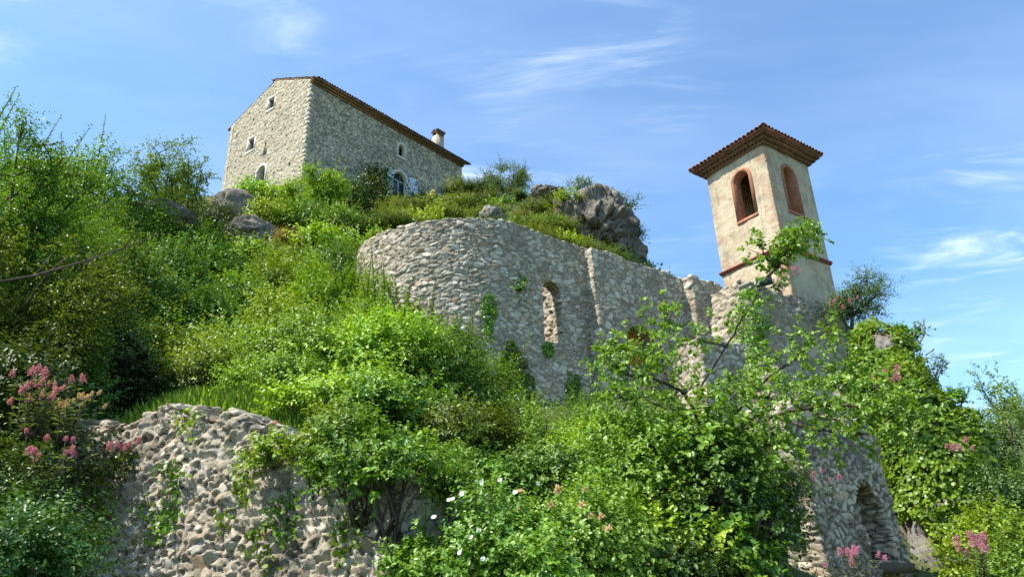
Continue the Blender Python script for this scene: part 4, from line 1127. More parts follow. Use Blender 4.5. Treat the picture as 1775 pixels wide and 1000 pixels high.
# thin hillside tree with a visible trunk
q = base_at(572, 38.5)
tree(q, at(560, 315, 38.8), 1.35, 1.2, 'bright', 36, 'thin tree with a bare leaning trunk in front of the house wall', 'small_tree', .11, 8, 7, 1.1, .5)
tb_, A = S_(760, 345, 45.5, 1.5, 'bright', 'shrub with pale yellow blossom below the long house wall', hmax=2.4)
rg = rs(77)
def blossoms(root, A, n, mat, size, name='flower', topw=True, D=40, lim=None):
    """flower heads set on outer leaves that face the light"""
    P = A[0]; cz = P.mean(0)
    sc = (P[:, 2] - cz[2]) / (np.ptp(P[:, 2]) + 1e-6) - .5 * (np.hypot(P[:, 0], P[:, 1]) - math.hypot(cz[0], cz[1])) / (np.ptp(P[:, 0]) + 1e-6)
    ok = np.nonzero(sc > np.quantile(sc, .86))[0]
    first = None
    for k in rg.choice(ok, n, replace=False):
        c = P[k] + np.array([0, 0, size * .4])
        if first is None:
            m = 46; d = rdir(rg, m); d[:, 2] = np.abs(d[:, 2])
            S = d * size * .5 * rg.uniform(.4, 1, (m, 1))
            first = leaf_obj(name, S, d + .5 * rdir(rg, m), rdir(rg, m), np.full(m, size * .45), np.full(m, size * .3), rg.uniform(0, 1, m), mat, root)
            o = first
        else:
            o = child_copy(first, root)
        o.location = Vector([float(x) for x in c])
        o.rotation_euler = (0, 0, rg.uniform(0, 6))
blossoms(tb_, A, 9, L_['yellow'], .26)
# scrub on the upper slope, all alike
for (px, top, D, r, kd) in [(770, 372, 41, 1.5, 'broom'), (815, 362, 43, 1.6, 'broom'), (870, 352, 44.5, 1.5, 'bright'), (925, 362, 41, 1.4, 'broom'), (700, 385, 37, 1.5, 'broom'),
        (740, 378, 38, 1.3, 'bright'), (880, 398, 35.5, 1.4, 'bright'), (930, 402, 35, 1.4, 'broom'), (640, 395, 34, 1.4, 'bright'), (790, 350, 47, 1.4, 'broom'), (965, 345, 42, 1.1, 'broom'),
        (830, 385, 37.5, 1.2, 'broom'), (1010, 428, 35.5, 1.2, 'broom'), (690, 365, 41, 1.4, 'broom'), (1035, 440, 35.5, 1.0, 'broom')]:
    S_(px, top - 4 + (px * 7 % 23 - 11), D, r * (1.1 + .1 * (px * 3 % 5)), kd, 'low scrub bush among others on the steep slope above the church wall', group='scrub above the church wall', hmax=2.8, hmin=1.4)
for (px, top, D, r, kd) in [(90, 400, 15, 1.6, 'mid'), (180, 400, 17, 1.5, 'mid'), (250, 470, 18, 1.6, 'hazel'), (20, 480, 13, 1.5, 'mid'), (310, 540, 16, 1.3, 'hazel'), (200, 570, 14, 1.2, 'dark'),
        (400, 530, 18, 1.3, 'hazel'), (270, 380, 22.5, 1.4, 'dark'), (350, 420, 25, 1.4, 'mid'), (430, 610, 13.5, 1.0, 'mid'), (100, 580, 11.5, 1.1, 'mid'), (330, 610, 13.5, 1.0, 'dark'), (480, 470, 24, 1.5, 'mid'), (560, 470, 21, 1.4, 'bright')]:
    S_(px, top + (px * 7 % 61 - 34), D, r * (.85 + .1 * (px * 3 % 6)), kd, 'dense green shrub among many on the overgrown slope at left', group='shrubs on the left slope', hmin=1.2)
for (px, top, D, r) in [(905, 372, 40, .7), (735, 395, 35.5, .7), (850, 395, 36, .6), (480, 430, 31, .8), (410, 455, 30, .7), (970, 365, 40.5, .6), (660, 405, 33.5, .6), (500, 400, 35, .7)]:
    S_(px, top, D, r, 'tuft', 'straw coloured tuft of dry grass among the scrub of the upper slope', cat='grass tuft', name='grass_tuft', group='dry grass tufts on the upper slope', hmin=.7, hmax=1.4)
# --- in front of the apse
S_(650, 468, 14.8, 1.05, 'bright', 'slender bush with tall spiky shoots in front of the apse', shoots=26, cover=1.1)
S_(715, 500, 16, .8, 'mid', 'thin bush with sparse shoots crossing the lit side of the apse', shoots=22, cover=.95)
S_(585, 468, 17, 1.2, 'bright', 'bright bush with upright shoots at the left edge of the apse', shoots=12)
S_(520, 500, 16.5, 1.1, 'bright', 'yellowish green bush left of the spiky bush')
S_(785, 565, 14.5, .85, 'mid', 'small bush with loose shoots below the lit apse stones', shoots=18, cover=1.0)
S_(545, 545, 10.6, 1.1, 'bright', 'dense bright bush in the middle of the bright thicket', shoots=6)
S_(660, 532, 10.2, 1.2, 'bright', 'dense bright bush below the spiky shoots', shoots=6)
S_(755, 558, 10.4, 1.1, 'mid', 'bright bush spilling to the right in front of the shaded apse', shoots=5)
S_(832, 622, 11.5, .75, 'mid', 'green bush at the right end of the bright thicket', shoots=5)
S_(505, 625, 9.8, .9, 'bright', 'bright bush above the middle of the dry stone wall', shoots=3)
S_(600, 640, 8.7, .95, 'bright', 'large sunlit bush hanging over the dry stone wall', shoots=4)
S_(700, 650, 8.7, 1.0, 'mid', 'large bush with small dark leaves above the wall corner', shoots=4)
S_(800, 690, 8.6, .85, 'mid', 'shaded bush right of the wall corner')
S_(545, 735, 7.4, .62, 'bright', 'bright bush overhanging the top of the dry stone wall', base=at(545, 850, 7.4)[2])
S_(635, 715, 6.5, .55, 'mid', 'small leaved bush hanging over the end of the dry stone wall', base=at(635, 880, 6.5)[2])
S_(690, 735, 6.2, .5, 'mid', 'shaded bush hanging in front of the end stones of the dry stone wall', base=at(690, 905, 6.2)[2])
S_(590, 700, 6.9, .5, 'bright', 'bright bush above the hanging bush on the dry stone wall', base=at(590, 850, 6.9)[2])
S_(755, 765, 6.9, .5, 'mid', 'leafy bush filling the gap between the dry stone wall and the white roses', base=at(755, 950, 6.9)[2])
# --- centre right thicket
S_(905, 690, 10.5, .9, 'bright', 'yellow green bush below the ivy columns of the church')
S_(985, 690, 11.5, 1.0, 'mid', 'green bush under the quoin pier of the church', shoots=4)
S_(960, 770, 8.7, .9, 'mid', 'broad bush behind the pink honeysuckle')
S_(850, 780, 8.2, .7, 'mid', 'bush behind the white roses')
S_(1090, 720, 10, 1.1, 'mid', 'tall green bush left of the fruit tree trunk', shoots=4)
S_(1080, 800, 8.2, .8, 'rose', 'leafy bush right of the pink honeysuckle')
S_(1180, 820, 8.2, .8, 'dark', 'dark bush beneath the fruit tree')
S_(1290, 815, 9.5, .65, 'mid', 'shaded bush right of the fruit tree trunk')
S_(1255, 905, 7.6, .55, 'dark', 'low dark bush left of the bare shrub')
S_(1150, 920, 6.6, .6, 'dark', 'low shaded bush at the bottom edge below the fruit tree')
S_(735, 905, 6.0, .35, 'rose', 'small rose bush at the foot of the wall corner', base=at(735, 1010, 6.0)[2], shoots=4)
rb_, A = S_(845, 845, 6.0, .75, 'rose', 'wild rose bush with open white flowers', cat='rose bush', name='rose_bush', shoots=10)
P = A[0]; prj = (P - np.array([0, 0, CAMZ])) @ CR; PXL = np.stack([887.5 + F_PX * prj[:, 0] / -prj[:, 2], 500 - F_PX * prj[:, 1] / -prj[:, 2], np.hypot(P[:, 0], P[:, 1])], -1)
def proj(P):
    q = (np.asarray(P) - np.array([0, 0, CAMZ])) @ CR
    return np.stack([887.5 + F_PX * q[:, 0] / -q[:, 2], 500 - F_PX * q[:, 1] / -q[:, 2]], -1)
def flower_white(parent):
    m = 5; a = np.arange(m) / m * 2 * math.pi
    D = np.stack([np.cos(a), np.sin(a), a * 0 + .28], -1)
    V = []; F = []
    for k in range(m):
        d = D[k]; s = np.array([-math.sin(a[k]), math.cos(a[k]), 0])
        i0 = len(V); V += [d * .003, d * .017 + s * .014, d * .030 + s * .012, d * .027, d * .030 - s * .012, d * .017 - s * .014]
        F += [(i0, i0 + 1, i0 + 2, i0 + 3), (i0, i0 + 3, i0 + 4, i0 + 5)]
    o = mesh('flower', V, [F], L_['white'], parent, {'var': np.full(len(V), .5)})
    c = np.array([[math.cos(t) * .007, math.sin(t) * .007, .010] for t in np.arange(8) * .785])
    mesh('flower_centre', np.concatenate([c, [[0, 0, .013]]]), [[(k, (k + 1) % 8, 8) for k in range(8)]], L_['yellow'], o, {'var': np.full(9, .3)})
    return o
def place_flowers(root, A, spots, maker, size=1.0, tilt=.9):
    PX = proj(A[0]); rng_ = np.linalg.norm(A[0] - np.array([0, 0, CAMZ]), axis=1); first = None
    for (x, y) in spots:
        d = np.hypot(PX[:, 0] - x, PX[:, 1] - y)
        near = np.nonzero(d < 14)[0]
        if not len(near): near = np.argsort(d)[:3]
        k = near[np.argmin(rng_[near])]
        c = A[0][k]; tocam = nrm(np.array([0, 0, CAMZ]) - c)
        n_ = nrm(tocam * tilt + np.array([-.25, 0, .55]) + rg.normal(0, .42, 3))
        c = c + tocam * .05
        if first is None: first = maker(root); o = first
        else:
            o = child_copy(first, root)
            for ch_ in first.children:
                child_copy(ch_, o)
        o.location = Vector([float(v) for v in c])
        o.rotation_euler = Vector([float(v) for v in n_]).to_track_quat('Z', 'Y').to_euler()
        s_ = size * rg.uniform(.85, 1.2); o.scale = (s_, s_, s_)
place_flowers(rb_, A, [(880, 829), (906, 847), (838, 834), (857, 842), (776, 858), (768, 873), (748, 884), (802, 848), (938, 825), (808, 942), (805, 962), (836, 958), (838, 930), (795, 850)], flower_white, .62)
hb_, A = S_(1010, 838, 6.2, .72, 'rose', 'honeysuckle bush with clusters of pink tubular flowers', cat='honeysuckle', name='honeysuckle_bush')
def flower_honey(parent):
    r_ = rs(9); m = 26; d = rdir(r_, m); d[:, 2] = np.abs(d[:, 2]) * .8 + .1; d = nrm(d)
    return leaf_obj('flower', d * .006, d, rdir(r_, m), r_.uniform(.030, .046, m), np.full(m, .011), r_.uniform(0, 1, m), L_['pinkish'], parent, True, .25, .3)
L_['pinkish'] = leaf_mat('petal_pale_pink', (0.56, 0.22, 0.24), (0.68, 0.42, 0.40), (0.78, 0.66, 0.58), 0.3, 0.6, 0.2, 0.03)
place_flowers(hb_, A, [(980, 852), (1024, 860), (1015, 884), (951, 888), (962, 850), (1035, 902), (1053, 905), (1048, 890), (870, 870), (900, 915), (848, 904), (850, 842)], flower_honey, .8)
S_(930, 900, 5.5, .55, 'rose', 'low leafy plant at the bottom edge in front of the honeysuckle')

for (px, top, D, r, kd) in [(1185, 700, 7.5, .7, 'hazel'), (1250, 740, 7.2, .6, 'dark'), (1110, 725, 7.4, .7, 'rose'), (1130, 740, 9.2, .9, 'mid'), (1220, 720, 9.6, 1.0, 'mid'), (1275, 760, 9.4, .7, 'dark'), (1040, 720, 9.6, .9, 'bright'), (1160, 860, 7.0, .6, 'bright'), (1235, 880, 7.0, .5, 'hazel')]:
    S_(px, top, D, r, kd, 'leafy thicket bush filling the space under the fruit tree', group='thicket under the fruit tree', hmin=1.0)
# --- fruit tree at right of centre
SEED[0] += 1; rg = rs(4242)
ftb = base_at(1225, 8.3)
FT = thing('fruit_tree', ftb, 'fruit tree with long arching branches and pale leaf undersides in front of the tower', 'tree')
mb = MB(); fork_ = at(1232, 780, 8.2)
tk = curve(ftb - np.array([0, 0, .2]), fork_, rg, .03)
mb.tube(tk, np.linspace(.06, .042, len(tk)), 8); mb.build('trunk', M['bark'], FT, True)
LB = [  # limbs as sight points with their own distance
 [(1232, 780, 8.2), (1200, 690, 8.0), (1262, 600, 7.8), (1310, 510, 7.6), (1352, 455, 7.5), (1385, 410, 7.45)],
 [(1330, 480, 7.55), (1372, 440, 7.6), (1415, 405, 7.7)],
 [(1345, 462, 7.5), (1325, 445, 7.4), (1318, 425, 7.4)],
 [(1232, 780, 8.2), (1190, 680, 7.6), (1130, 655, 7.3), (1080, 650, 7.2), (1050, 600, 7.2)],
 [(1190, 680, 7.6), (1150, 640, 7.9), (1140, 580, 8.0), (1165, 545, 8.1)],
 [(1232, 780, 8.2), (1300, 680, 7.7), (1380, 620, 7.4), (1440, 575, 7.2)],
 [(1232, 780, 8.2), (1330, 720, 7.6), (1440, 700, 7.2), (1530, 705, 7.0), (1580, 745, 7.0)],
 [(1330, 720, 7.6), (1420, 745, 7.2), (1500, 755, 7.1), (1550, 720, 7.1)],
 [(1232, 780, 8.2), (1180, 720, 8.6), (1110, 690, 8.6), (1050, 690, 8.5)],
 [(1232, 780, 8.2), (1150, 760, 7.6), (1090, 740, 7.3), (1040, 760, 7.2)],
 [(1232, 780, 8.2), (1290, 770, 7.4), (1340, 770, 7.1), (1390, 785, 7.0)],
 [(1262, 600, 7.8), (1215, 590, 7.7), (1180, 600, 7.6)],
 [(1232, 780, 8.2), (1220, 710, 7.4), (1270, 690, 7.1), (1340, 690, 7.0)],
 [(1232, 780, 8.2), (1350, 690, 8.2), (1450, 660, 8.0), (1500, 680, 7.9)],
]
mb = MB(); S = []; TD = []
for li, pts in enumerate(LB):
    cp = np.array([at(*k) for k in pts]); t = np.linspace(0, len(cp) - 1, 28)
    p_ = np.stack([np.interp(t, np.arange(len(cp)), cp[:, k]) for k in range(3)], -1)
    for _ in range(3): p_[1:-1] = (p_[:-2] + 2 * p_[1:-1] + p_[2:]) / 4
    p_[1:-1] += rg.normal(0, .006, (26, 3))
    mb.tube(p_, np.linspace(.024 if li in (3, 5, 6) else .016, .004, 28), 6)
    ln = np.linalg.norm(np.diff(cp, axis=0), axis=1).sum()
    start = .30 if pts[0][1] > 700 else .05
    m = int(ln * (70 if li not in (0, 1, 2) else (34, 80, 80)[li]) * (.55 if li == 5 else 1))
    tt = rg.uniform(start, 1, m) ** .9
    if li == 0: tt = np.where((tt > .30) & (tt < .8) & (rg.uniform(0, 1, m) < .7), rg.uniform(.8, 1, m), tt)
    b_ = p_[np.clip((tt * 27).astype(int), 0, 27)]
    o = nrm(rdir(rg, m) * .9 + np.array([0, 0, .35]) + .5 * nrm(p_[-1] - p_[0]))
    le = rg.uniform(.03, .34, m) * (1.0 if li not in (0, 1, 2) else .55)
    S.append(b_ + o * le[:, None]); TD.append(o)
    for k in range(0, m, 6): mb.tube(np.stack([b_[k], S[-1][k]]), [.005, .003], 4)
mb.build('branches', M['bark'], FT)
S = np.concatenate(S); TD = np.concatenate(TD)
A = twig_leaves(rg, S, TD, rg.uniform(.05, .14, len(S)), 9, .062, .60, .7, 1.0)
leaf_obj('crown', *A, L_['fruit'], FT, six=True, droop=.22)
# --- bare shrub
def bare(base, h, label, name, r0, seed, mat, depth=4, spread=.75, fan=3, leanv=(0, 0, 1)):
    r_ = rs(seed); mb = MB(); root = thing(name, base, label, 'shrub' if 'shrub' in name else 'dead branch')
    def go(p, d, l, r, k):
        e = p + d * l
        mb.tube(curve(p, e, r_, .06, 5), np.linspace(r, r * .65, 5), 5 if k > 1 else 4)
        if k == 0: return
        for _ in range(fan if k > 1 else fan + 1):
            nd = nrm(d + rdir(r_, 1)[0] * spread + np.array([0, 0, .12]))
            go(p + d * l * r_.uniform(.55, 1), nd, l * r_.uniform(.55, .8), r * .6, k - 1)
    go(np.asarray(base, float) - np.array([0, 0, .1]), nrm(np.array(leanv, float)), h, r0, depth)
    mb.build('branches', mat, root)
    return root
q = at(1358, 1010, 7.4); bare(q, .40, 'leafless grey shrub with fine twigs left of the niche ruin', 'bare_shrub', .022, 8, M['deadwood'], 5, .85)
# --- long bare branch at the left
p0 = at(-20, 492, 8.2); p1 = at(275, 405, 9.4)
mb = MB(); cv = np.array([p0, at(60, 478, 8.5), at(150, 452, 8.9), at(215, 430, 9.2), p1])
mb.tube(cv, [.015, .013, .011, .008, .004], 6)
for k, (a_, b__) in enumerate(((1, (90, 440)), (2, (190, 470)), (3, (240, 395)), (2, (130, 415)))): mb.tube(np.stack([cv[a_], at(*b__, 8.9)]), [.008, .003], 4)
lb = thing('branch', p0, 'long thin bare branch slanting across the leaves at the left edge', 'branch'); mb.build('wood', M['bark'], lb)
# --- cliff with ivy, right
CS = [(1480, 1530, 548, 27.5), (1470, 1600, 590, 26), (1478, 1632, 640, 25), (1490, 1695, 690, 24), (1508, 1745, 745, 23.7), (1535, 1775, 820, 23.4), (1550, 1795, 900, 23), (1565, 1815, 970, 22.6), (1575, 1840, 1050, 22.6)]
rows = []
for (xl, xr, y, D) in CS:
    a_ = at(xl, y, D); b__ = at(xr, y, D); m_ = (a_ + b__) / 2; rows.append((*m_, np.linalg.norm((b__ - a_)[:2]) / 2))
rows = np.array(rows)[::-1]
zz = np.linspace(rows[0, 2], rows[-1, 2] - .6, 90)
cx = np.interp(zz, rows[:, 2], rows[:, 0]); cy = np.interp(zz, rows[:, 2], rows[:, 1]); cr_ = np.maximum(np.interp(zz, rows[:, 2], rows[:, 3]) - .38, .35)
cr_ = cr_ * np.sqrt(np.clip((zz[-1] + .35 - zz) / .8, .05, 1))
th = np.arange(160) / 160 * 2 * math.pi
TH, ZZ = np.meshgrid(th, zz, indexing='xy')
B = np.stack([cx[:, None] + np.cos(TH) * cr_[:, None], cy[:, None] + np.sin(TH) * cr_[:, None] * 1.15 + .5, ZZ], -1)
nn = np.stack([np.cos(TH), np.sin(TH), TH * 0 + .25], -1)
pf = B.reshape(-1, 3)
F1, F2, R, C = voro(pf * .9, 71)
disp = .55 * fbm(pf * .55, 4, 33) + .28 * ((R[:, 1:4] - .5) * C).sum(1) * 2 - .08 * smooth(.1, 0, F2 - F1) + .1 * fbm(pf * 4, 3, 2)
B = B + nn * disp.reshape(TH.shape)[..., None]
i, j = np.meshgrid(np.arange(89), np.arange(160), indexing='ij')
a0 = i * 160 + j; a1 = i * 160 + (j + 1) % 160
capn = [[89 * 160 + k, 89 * 160 + k + 1, 90 * 160] for k in range(159)] + [[89 * 160 + 159, 89 * 160, 90 * 160]]
CL = mesh('cliff', np.concatenate([B.reshape(-1, 3), [[cx[-1], cy[-1] + .5, zz[-1] + .15]]]), [np.stack([a0, a1, a1 + 160, a0 + 160], -1).reshape(-1, 4), np.array(capn)], M['rock_pale'])
tag(CL, 'steep rock face right of the tower, mostly hidden under ivy', 'cliff')
def surf_sample(o, n, rg):
    me = o.data; nv = len(me.vertices); V = np.empty(nv * 3, np.float32); me.vertices.foreach_get('co', V); V = V.reshape(-1, 3).astype(float)
    me.calc_loop_triangles(); nt_ = len(me.loop_triangles); T = np.empty(nt_ * 3, np.int32); me.loop_triangles.foreach_get('vertices', T); T = T.reshape(-1, 3)
    a, b_, c = V[T[:, 0]], V[T[:, 1]], V[T[:, 2]]
    nr = np.cross(b_ - a, c - a); ar = np.linalg.norm(nr, axis=1)
    k = rg.choice(nt_, n, p=ar / ar.sum())
    u, v = rg.uniform(0, 1, n), rg.uniform(0, 1, n); s = u + v > 1; u[s], v[s] = 1 - u[s], 1 - v[s]
    return a[k] + (b_ - a)[k] * u[:, None] + (c - a)[k] * v[:, None], nrm(nr[k])
def ivy(o, n, L, keep, label, seed, depth=(.02, .14), cat='ivy', mat='ivy', lump=1.1, ratio=.95, group=None):
    rg = rs(seed); P, N = surf_sample(o, n, rg)
    k = keep(P, N) > rg.uniform(0, 1, len(P)); P, N = P[k], N[k]
    nz = fbm(P * lump, 3, seed)
    P = P + N * (depth[0] + (depth[1] - depth[0]) * np.clip(.5 + nz * 1.3, 0, 1.4) * rg.uniform(.2, 1, len(P)))[:, None]
    m = len(P)
    Dn = np.array([0, 0, -1.0]) - N * (-N[:, 2:3]) + .75 * rdir(rg, m)
    Nn = N + np.array([0, 0, .45]) + .45 * rdir(rg, m)
    Ls = L * rg.uniform(.45, 1.25, m)
    return tag(leaf_obj('ivy', P, Dn, Nn, Ls, Ls * ratio, .25 + .5 * np.clip(nz + .4, 0, 1) + rg.uniform(-.25, .25, m), L_[mat], None, True, .15, -.12), label, cat, group)
def front(P, N): return (N * (np.array([0, 0, CAMZ]) - P)).sum(1) > -1.5
def cliffkeep(P, N):
    q = proj(P)
    bare_ = smooth(.8, .3, np.hypot((q[:, 0] - 1530) / 34, (q[:, 1] - 592) / 34)) + smooth(940, 960, q[:, 1]) * smooth(1690, 1660, q[:, 0]) + smooth(880, 905, q[:, 1]) * smooth(1640, 1610, q[:, 0])
    return front(P, N) * np.clip(1 - bare_, 0, 1) * smooth(-.62, -.45, fbm(P * 1.1, 3, 12))
ivy(CL, 95000, .12, cliffkeep, 'thick bright ivy covering the rock face right of the tower', 301, (.03, .6), lump=.9)
S_(1715, 870, 17.5, 1.1, 'ivy', 'bright ivy clad bush in the bottom right corner')
S_(1760, 930, 15.5, .9, 'ivy', 'low bright bush at the right end of the bottom edge')
S_(1562, 560, 26.5, .6, 'ivy', 'ivy crest on top of the cliff under the skyline tree', base=at(1562, 592, 26.5)[2])
S_(1520, 553, 25.5, .5, 'dry', 'brownish dry tuft on the cliff top beside the tower', base=at(1520, 580, 25.5)[2], hmin=.3) if False else None
S_(1640, 672, 24, .5, 'ivy', 'dark ivy shoulder on the right outline of the cliff', base=at(1650, 705, 24)[2])
S_(1612, 615, 25, .5, 'grey', 'thin twiggy shrub on the right outline of the cliff', base=at(1612, 655, 25)[2], cover=.5)
q = base_at(1505, 31); q[2] = at(1505, 555, 31)[2]
tree(q, at(1500, 510, 31), 1.5, 1.0, 'grey', 28, 'blue green small tree on the skyline just right of the tower', 'small_tree', .07, 10, 8, 1.5, .2)
q = base_at(1770, 32)
tree(q, at(1765, 740, 32), 2.2, 3.2, 'mid', 28, 'tall leafy tree at the right edge of the photo beyond the cliff', 'broadleaf_tree', .16, 11, 8, .8, .25)
S_(1745, 700, 27, 1.4, 'grey', 'greyish shrub between the ivy cliff and the tree at the right edge', cover=.8)
S_(1765, 800, 27, 1.6, 'mid', 'green shrub between the ivy bush and the tree at the right edge')
S_(1765, 790, 22, 1.2, 'dark', 'dark shaded shrub below the tree at the right edge')
q = at(1582, 580, 25.7); bare(q, .30, 'dead grey twig rising straight from the cliff edge', 'dead_branch', .03, 3, M['deadwood'], 1, .25, 1, (.35, 0, 1))
q = at(1592, 590, 25.4); bare(q, .48, 'forked dead branch leaning right from the cliff edge', 'dead_branch', .035, 6, M['deadwood'], 2, .5, 2, (.6, 0, .8))
q = at(1603, 610, 25.1); bare(q, .28, 'short dead twig low on the cliff edge', 'dead_branch', .025, 9, M['deadwood'], 1, .5, 2, (.9, 0, .5))
q = at(1662, 712, 24.0); bare(q, .45, 'leafless dark shrub on the lower right outline of the cliff', 'bare_shrub', .03, 12, M['bark'], 4, .8, 3, (.4, 0, .9))
# --- ivy and plants on the masonry
AP = [o for o in CH.children if o.name.startswith('apse_wall')][0]
def blob(x, y, rx, ry, f=.5):
    def k(P, N):
        q = proj(P); e = np.hypot((q[:, 0] - x) / rx, (q[:, 1] - y) / ry) + f * fbm(P * 1.6, 3, 5)
        return front(P, N) * smooth(1.05, .7, e) * ((N[:, :2] * o_n).sum(1) > -.2)
    return k
ivy(AP, 260000, .085, blob(846, 548, 14, 42), 'narrow ivy strip on the curved shaded side of the apse', 311, (.03, .16))
ivy(AP, 260000, .085, blob(885, 645, 26, 55), 'large dark ivy column low on the church wall left of the window', 312, (.03, .3))
ivy(AP, 260000, .085, blob(951, 603, 11, 20), 'ivy tongue hanging below the sill of the broken window', 313, (.03, .2))
ivy(AP, 260000, .085, blob(992, 675, 14, 40), 'slim ivy column beside the quoin pier', 314, (.03, .2))
ivy(AP, 260000, .085, blob(915, 680, 12, 34), 'short ivy strip between the two ivy columns', 315, (.03, .16))
ivy(BA, 240000, .085, lambda P, N: front(P, N) * smooth(1.05, .7, np.hypot((proj(P)[:, 0] - 1300) / 34, (proj(P)[:, 1] - 580) / 85) + .5 * fbm(P * 1.4, 3, 5)), 'ivy hanging down the rock face behind the fruit tree', 316, (.03, .3))
ivy(BA, 240000, .095, lambda P, N: front(P, N) * smooth(1.1, .7, np.hypot((proj(P)[:, 0] - 1498) / 26, (proj(P)[:, 1] - 640) / 90) + .5 * fbm(P * 1.4, 3, 6)), 'shaded ivy in the cleft between the rock face and the cliff', 317, (.03, .4))
DW = bpy.data.objects['dry_stone_wall']
for k, (x, y, rx, ry, lb_) in enumerate([(330, 735, 34, 40, 'ivy draped over the highest point of the dry stone wall'), (425, 830, 20, 45, 'ivy trail hanging by the pink flowers on the dry stone wall'),
        (500, 900, 30, 55, 'ivy trail low in the right half of the dry stone wall'), (270, 900, 40, 40, 'loose ivy patch on the shaded left half of the dry stone wall'),
        (215, 790, 30, 26, 'leafy patch among pink flowers on the left top of the dry stone wall'), (390, 905, 16, 30, 'thin ivy trail in the middle of the dry stone wall'), (180, 860, 40, 70, 'dark leafy patch on the shaded left end of the dry stone wall'), (300, 830, 26, 45, 'ivy trail below the highest point of the dry stone wall'), (455, 960, 26, 40, 'ivy low in the middle of the dry stone wall'), (600, 930, 26, 40, 'ivy patch at the right end of the dry stone wall')]):
    ivy(DW, 60000, .05, (lambda x, y, rx, ry: lambda P, N: front(P, N) * 1.0 * smooth(1.15, .5, np.hypot((proj(P)[:, 0] - x) / rx, (proj(P)[:, 1] - y) / ry) + .9 * fbm(P * 3, 3, 5)))(x, y, rx, ry), lb_, 330 + k, (.02, .12))
S_(903, 478, 23.2, .42, 'mid', 'leafy plant growing out of the church wall left of the window', base=at(903, 530, 23.2)[2], name='wall_plant', cat='plant')
# --- valerian
def valerian(c, n, h, spread, label, seed, head=.05, mat='pink', heads_up=True):
    r_ = rs(seed); root = thing('valerian', c, label, 'flowers'); mb = MB(); c = np.asarray(c, float); P = []; first = None; LV = []
    for k in range(n):
        e = c + np.array([*r_.normal(0, spread, 2), h * r_.uniform(.55, 1.1)])
        s = c + np.array([*r_.normal(0, spread * .35, 2), -.05]); cv_ = curve(s, e, r_, .08, 6); mb.tube(cv_, np.linspace(.006, .003, 6), 4)
        for t_ in (1, 2, 3, 4):
            for sg in (-1, 1): LV.append((cv_[t_], nrm(np.array([sg * r_.uniform(.3, 1), r_.uniform(-.8, .8), .3]))))
        if first is None:
            m = 170; u = r_.uniform(0, 1, m); d = rdir(r_, m); d[:, 2] *= .6
            S = d * (head * (1 - .6 * u) * r_.uniform(.5, 1, m))[:, None] + np.stack([u * 0, u * 0, u * head * 2.2 - head * .6], -1)
            first = leaf_obj('flower_head', S, d + .6 * rdir(r_, m), rdir(r_, m), np.full(m, head * .34), np.full(m, head * .26), r_.uniform(0, 1, m), L_[mat], root); o = first
        else: o = child_copy(first, root)
        o.location = Vector([float(v) for v in e]); s_ = r_.uniform(.7, 1.25); o.scale = (s_, s_, s_); o.rotation_euler = (r_.normal(0, .25), r_.normal(0, .25), r_.uniform(0, 6))
    mb.build('stems', M['bark'], root)
    Pl = np.array([a for a, _ in LV]); Dl = np.array([b__ for _, b__ in LV]); m = len(Pl)
    leaf_obj('leaves', Pl, Dl, np.array([0, 0, 1.]) + .4 * rdir(r_, m), np.full(m, h * .16), np.full(m, h * .06), r_.uniform(.2, .9, m), L_['grey'], root)
    return root
def V_(px, py, D, n, h, sp_, label, seed, head=.05, mat='pink'):
    q = at(px, py, D); q[2] -= h * .8
    return valerian(q, n, h, sp_, label, seed, head, mat)
V_(75, 672, 7.6, 26, .50, .13, 'tall pink valerian in the shade at the left edge', 401, .028)
V_(130, 700, 7.9, 18, .40, .15, 'pale peach flowers beside the tall pink valerian', 402, .026, 'peach')
V_(95, 775, 7.2, 12, .40, .16, 'dim pink valerian in deep shade left of the dry stone wall', 403, .028)
V_(215, 778, 8.9, 7, .25, .16, 'few pink valerian heads on the left top of the dry stone wall', 404, .035)
V_(470, 755, 7.9, 6, .3, .05, 'pink valerian heads above the middle of the dry stone wall', 405, .035)
V_(447, 808, 7.6, 11, .32, .09, 'pink valerian growing from the face of the dry stone wall', 406, .035)
V_(1528, 658, 21.5, 18, .5, .22, 'dark pink valerian above the fruit tree branches on the cliff', 407, .085)
V_(1688, 945, 13.5, 14, .5, .17, 'bright pink valerian spray near the bottom right corner', 408, .05)
V_(1665, 772, 19.2, 6, .35, .25, 'two small pink valerian heads in the ivy', 409, .055)
V_(1480, 968, 13.8, 12, .45, .25, 'pink valerian at the foot of the niche ruin', 410, .048)
V_(1437, 830, 15.2, 5, .45, .22, 'few pink valerian heads on the upper left of the niche ruin', 411, .042)
V_(1365, 470, 28.6, 12, .5, .28, 'pale pink valerian at the foot of the tower corner', 412, .06)
V_(1452, 525, 28.5, 9, .5, .25, 'pink valerian at the right foot of the tower', 413, .055)
V_(1126, 975, 6.2, 4, .3, .03, 'single magenta valerian spike in the shade at the bottom edge', 414, .03)
V_(425, 408, 37.3, 12, .4, .3, 'yellow flowers on the dark rock below the house', 415, .12, 'yellow')
S_(1350, 487, 27.9, .35, 'grey', 'small grey tuft beside the floodlight', base=at(1350, 503, 27.9)[2], hmin=.25, name='tuft')
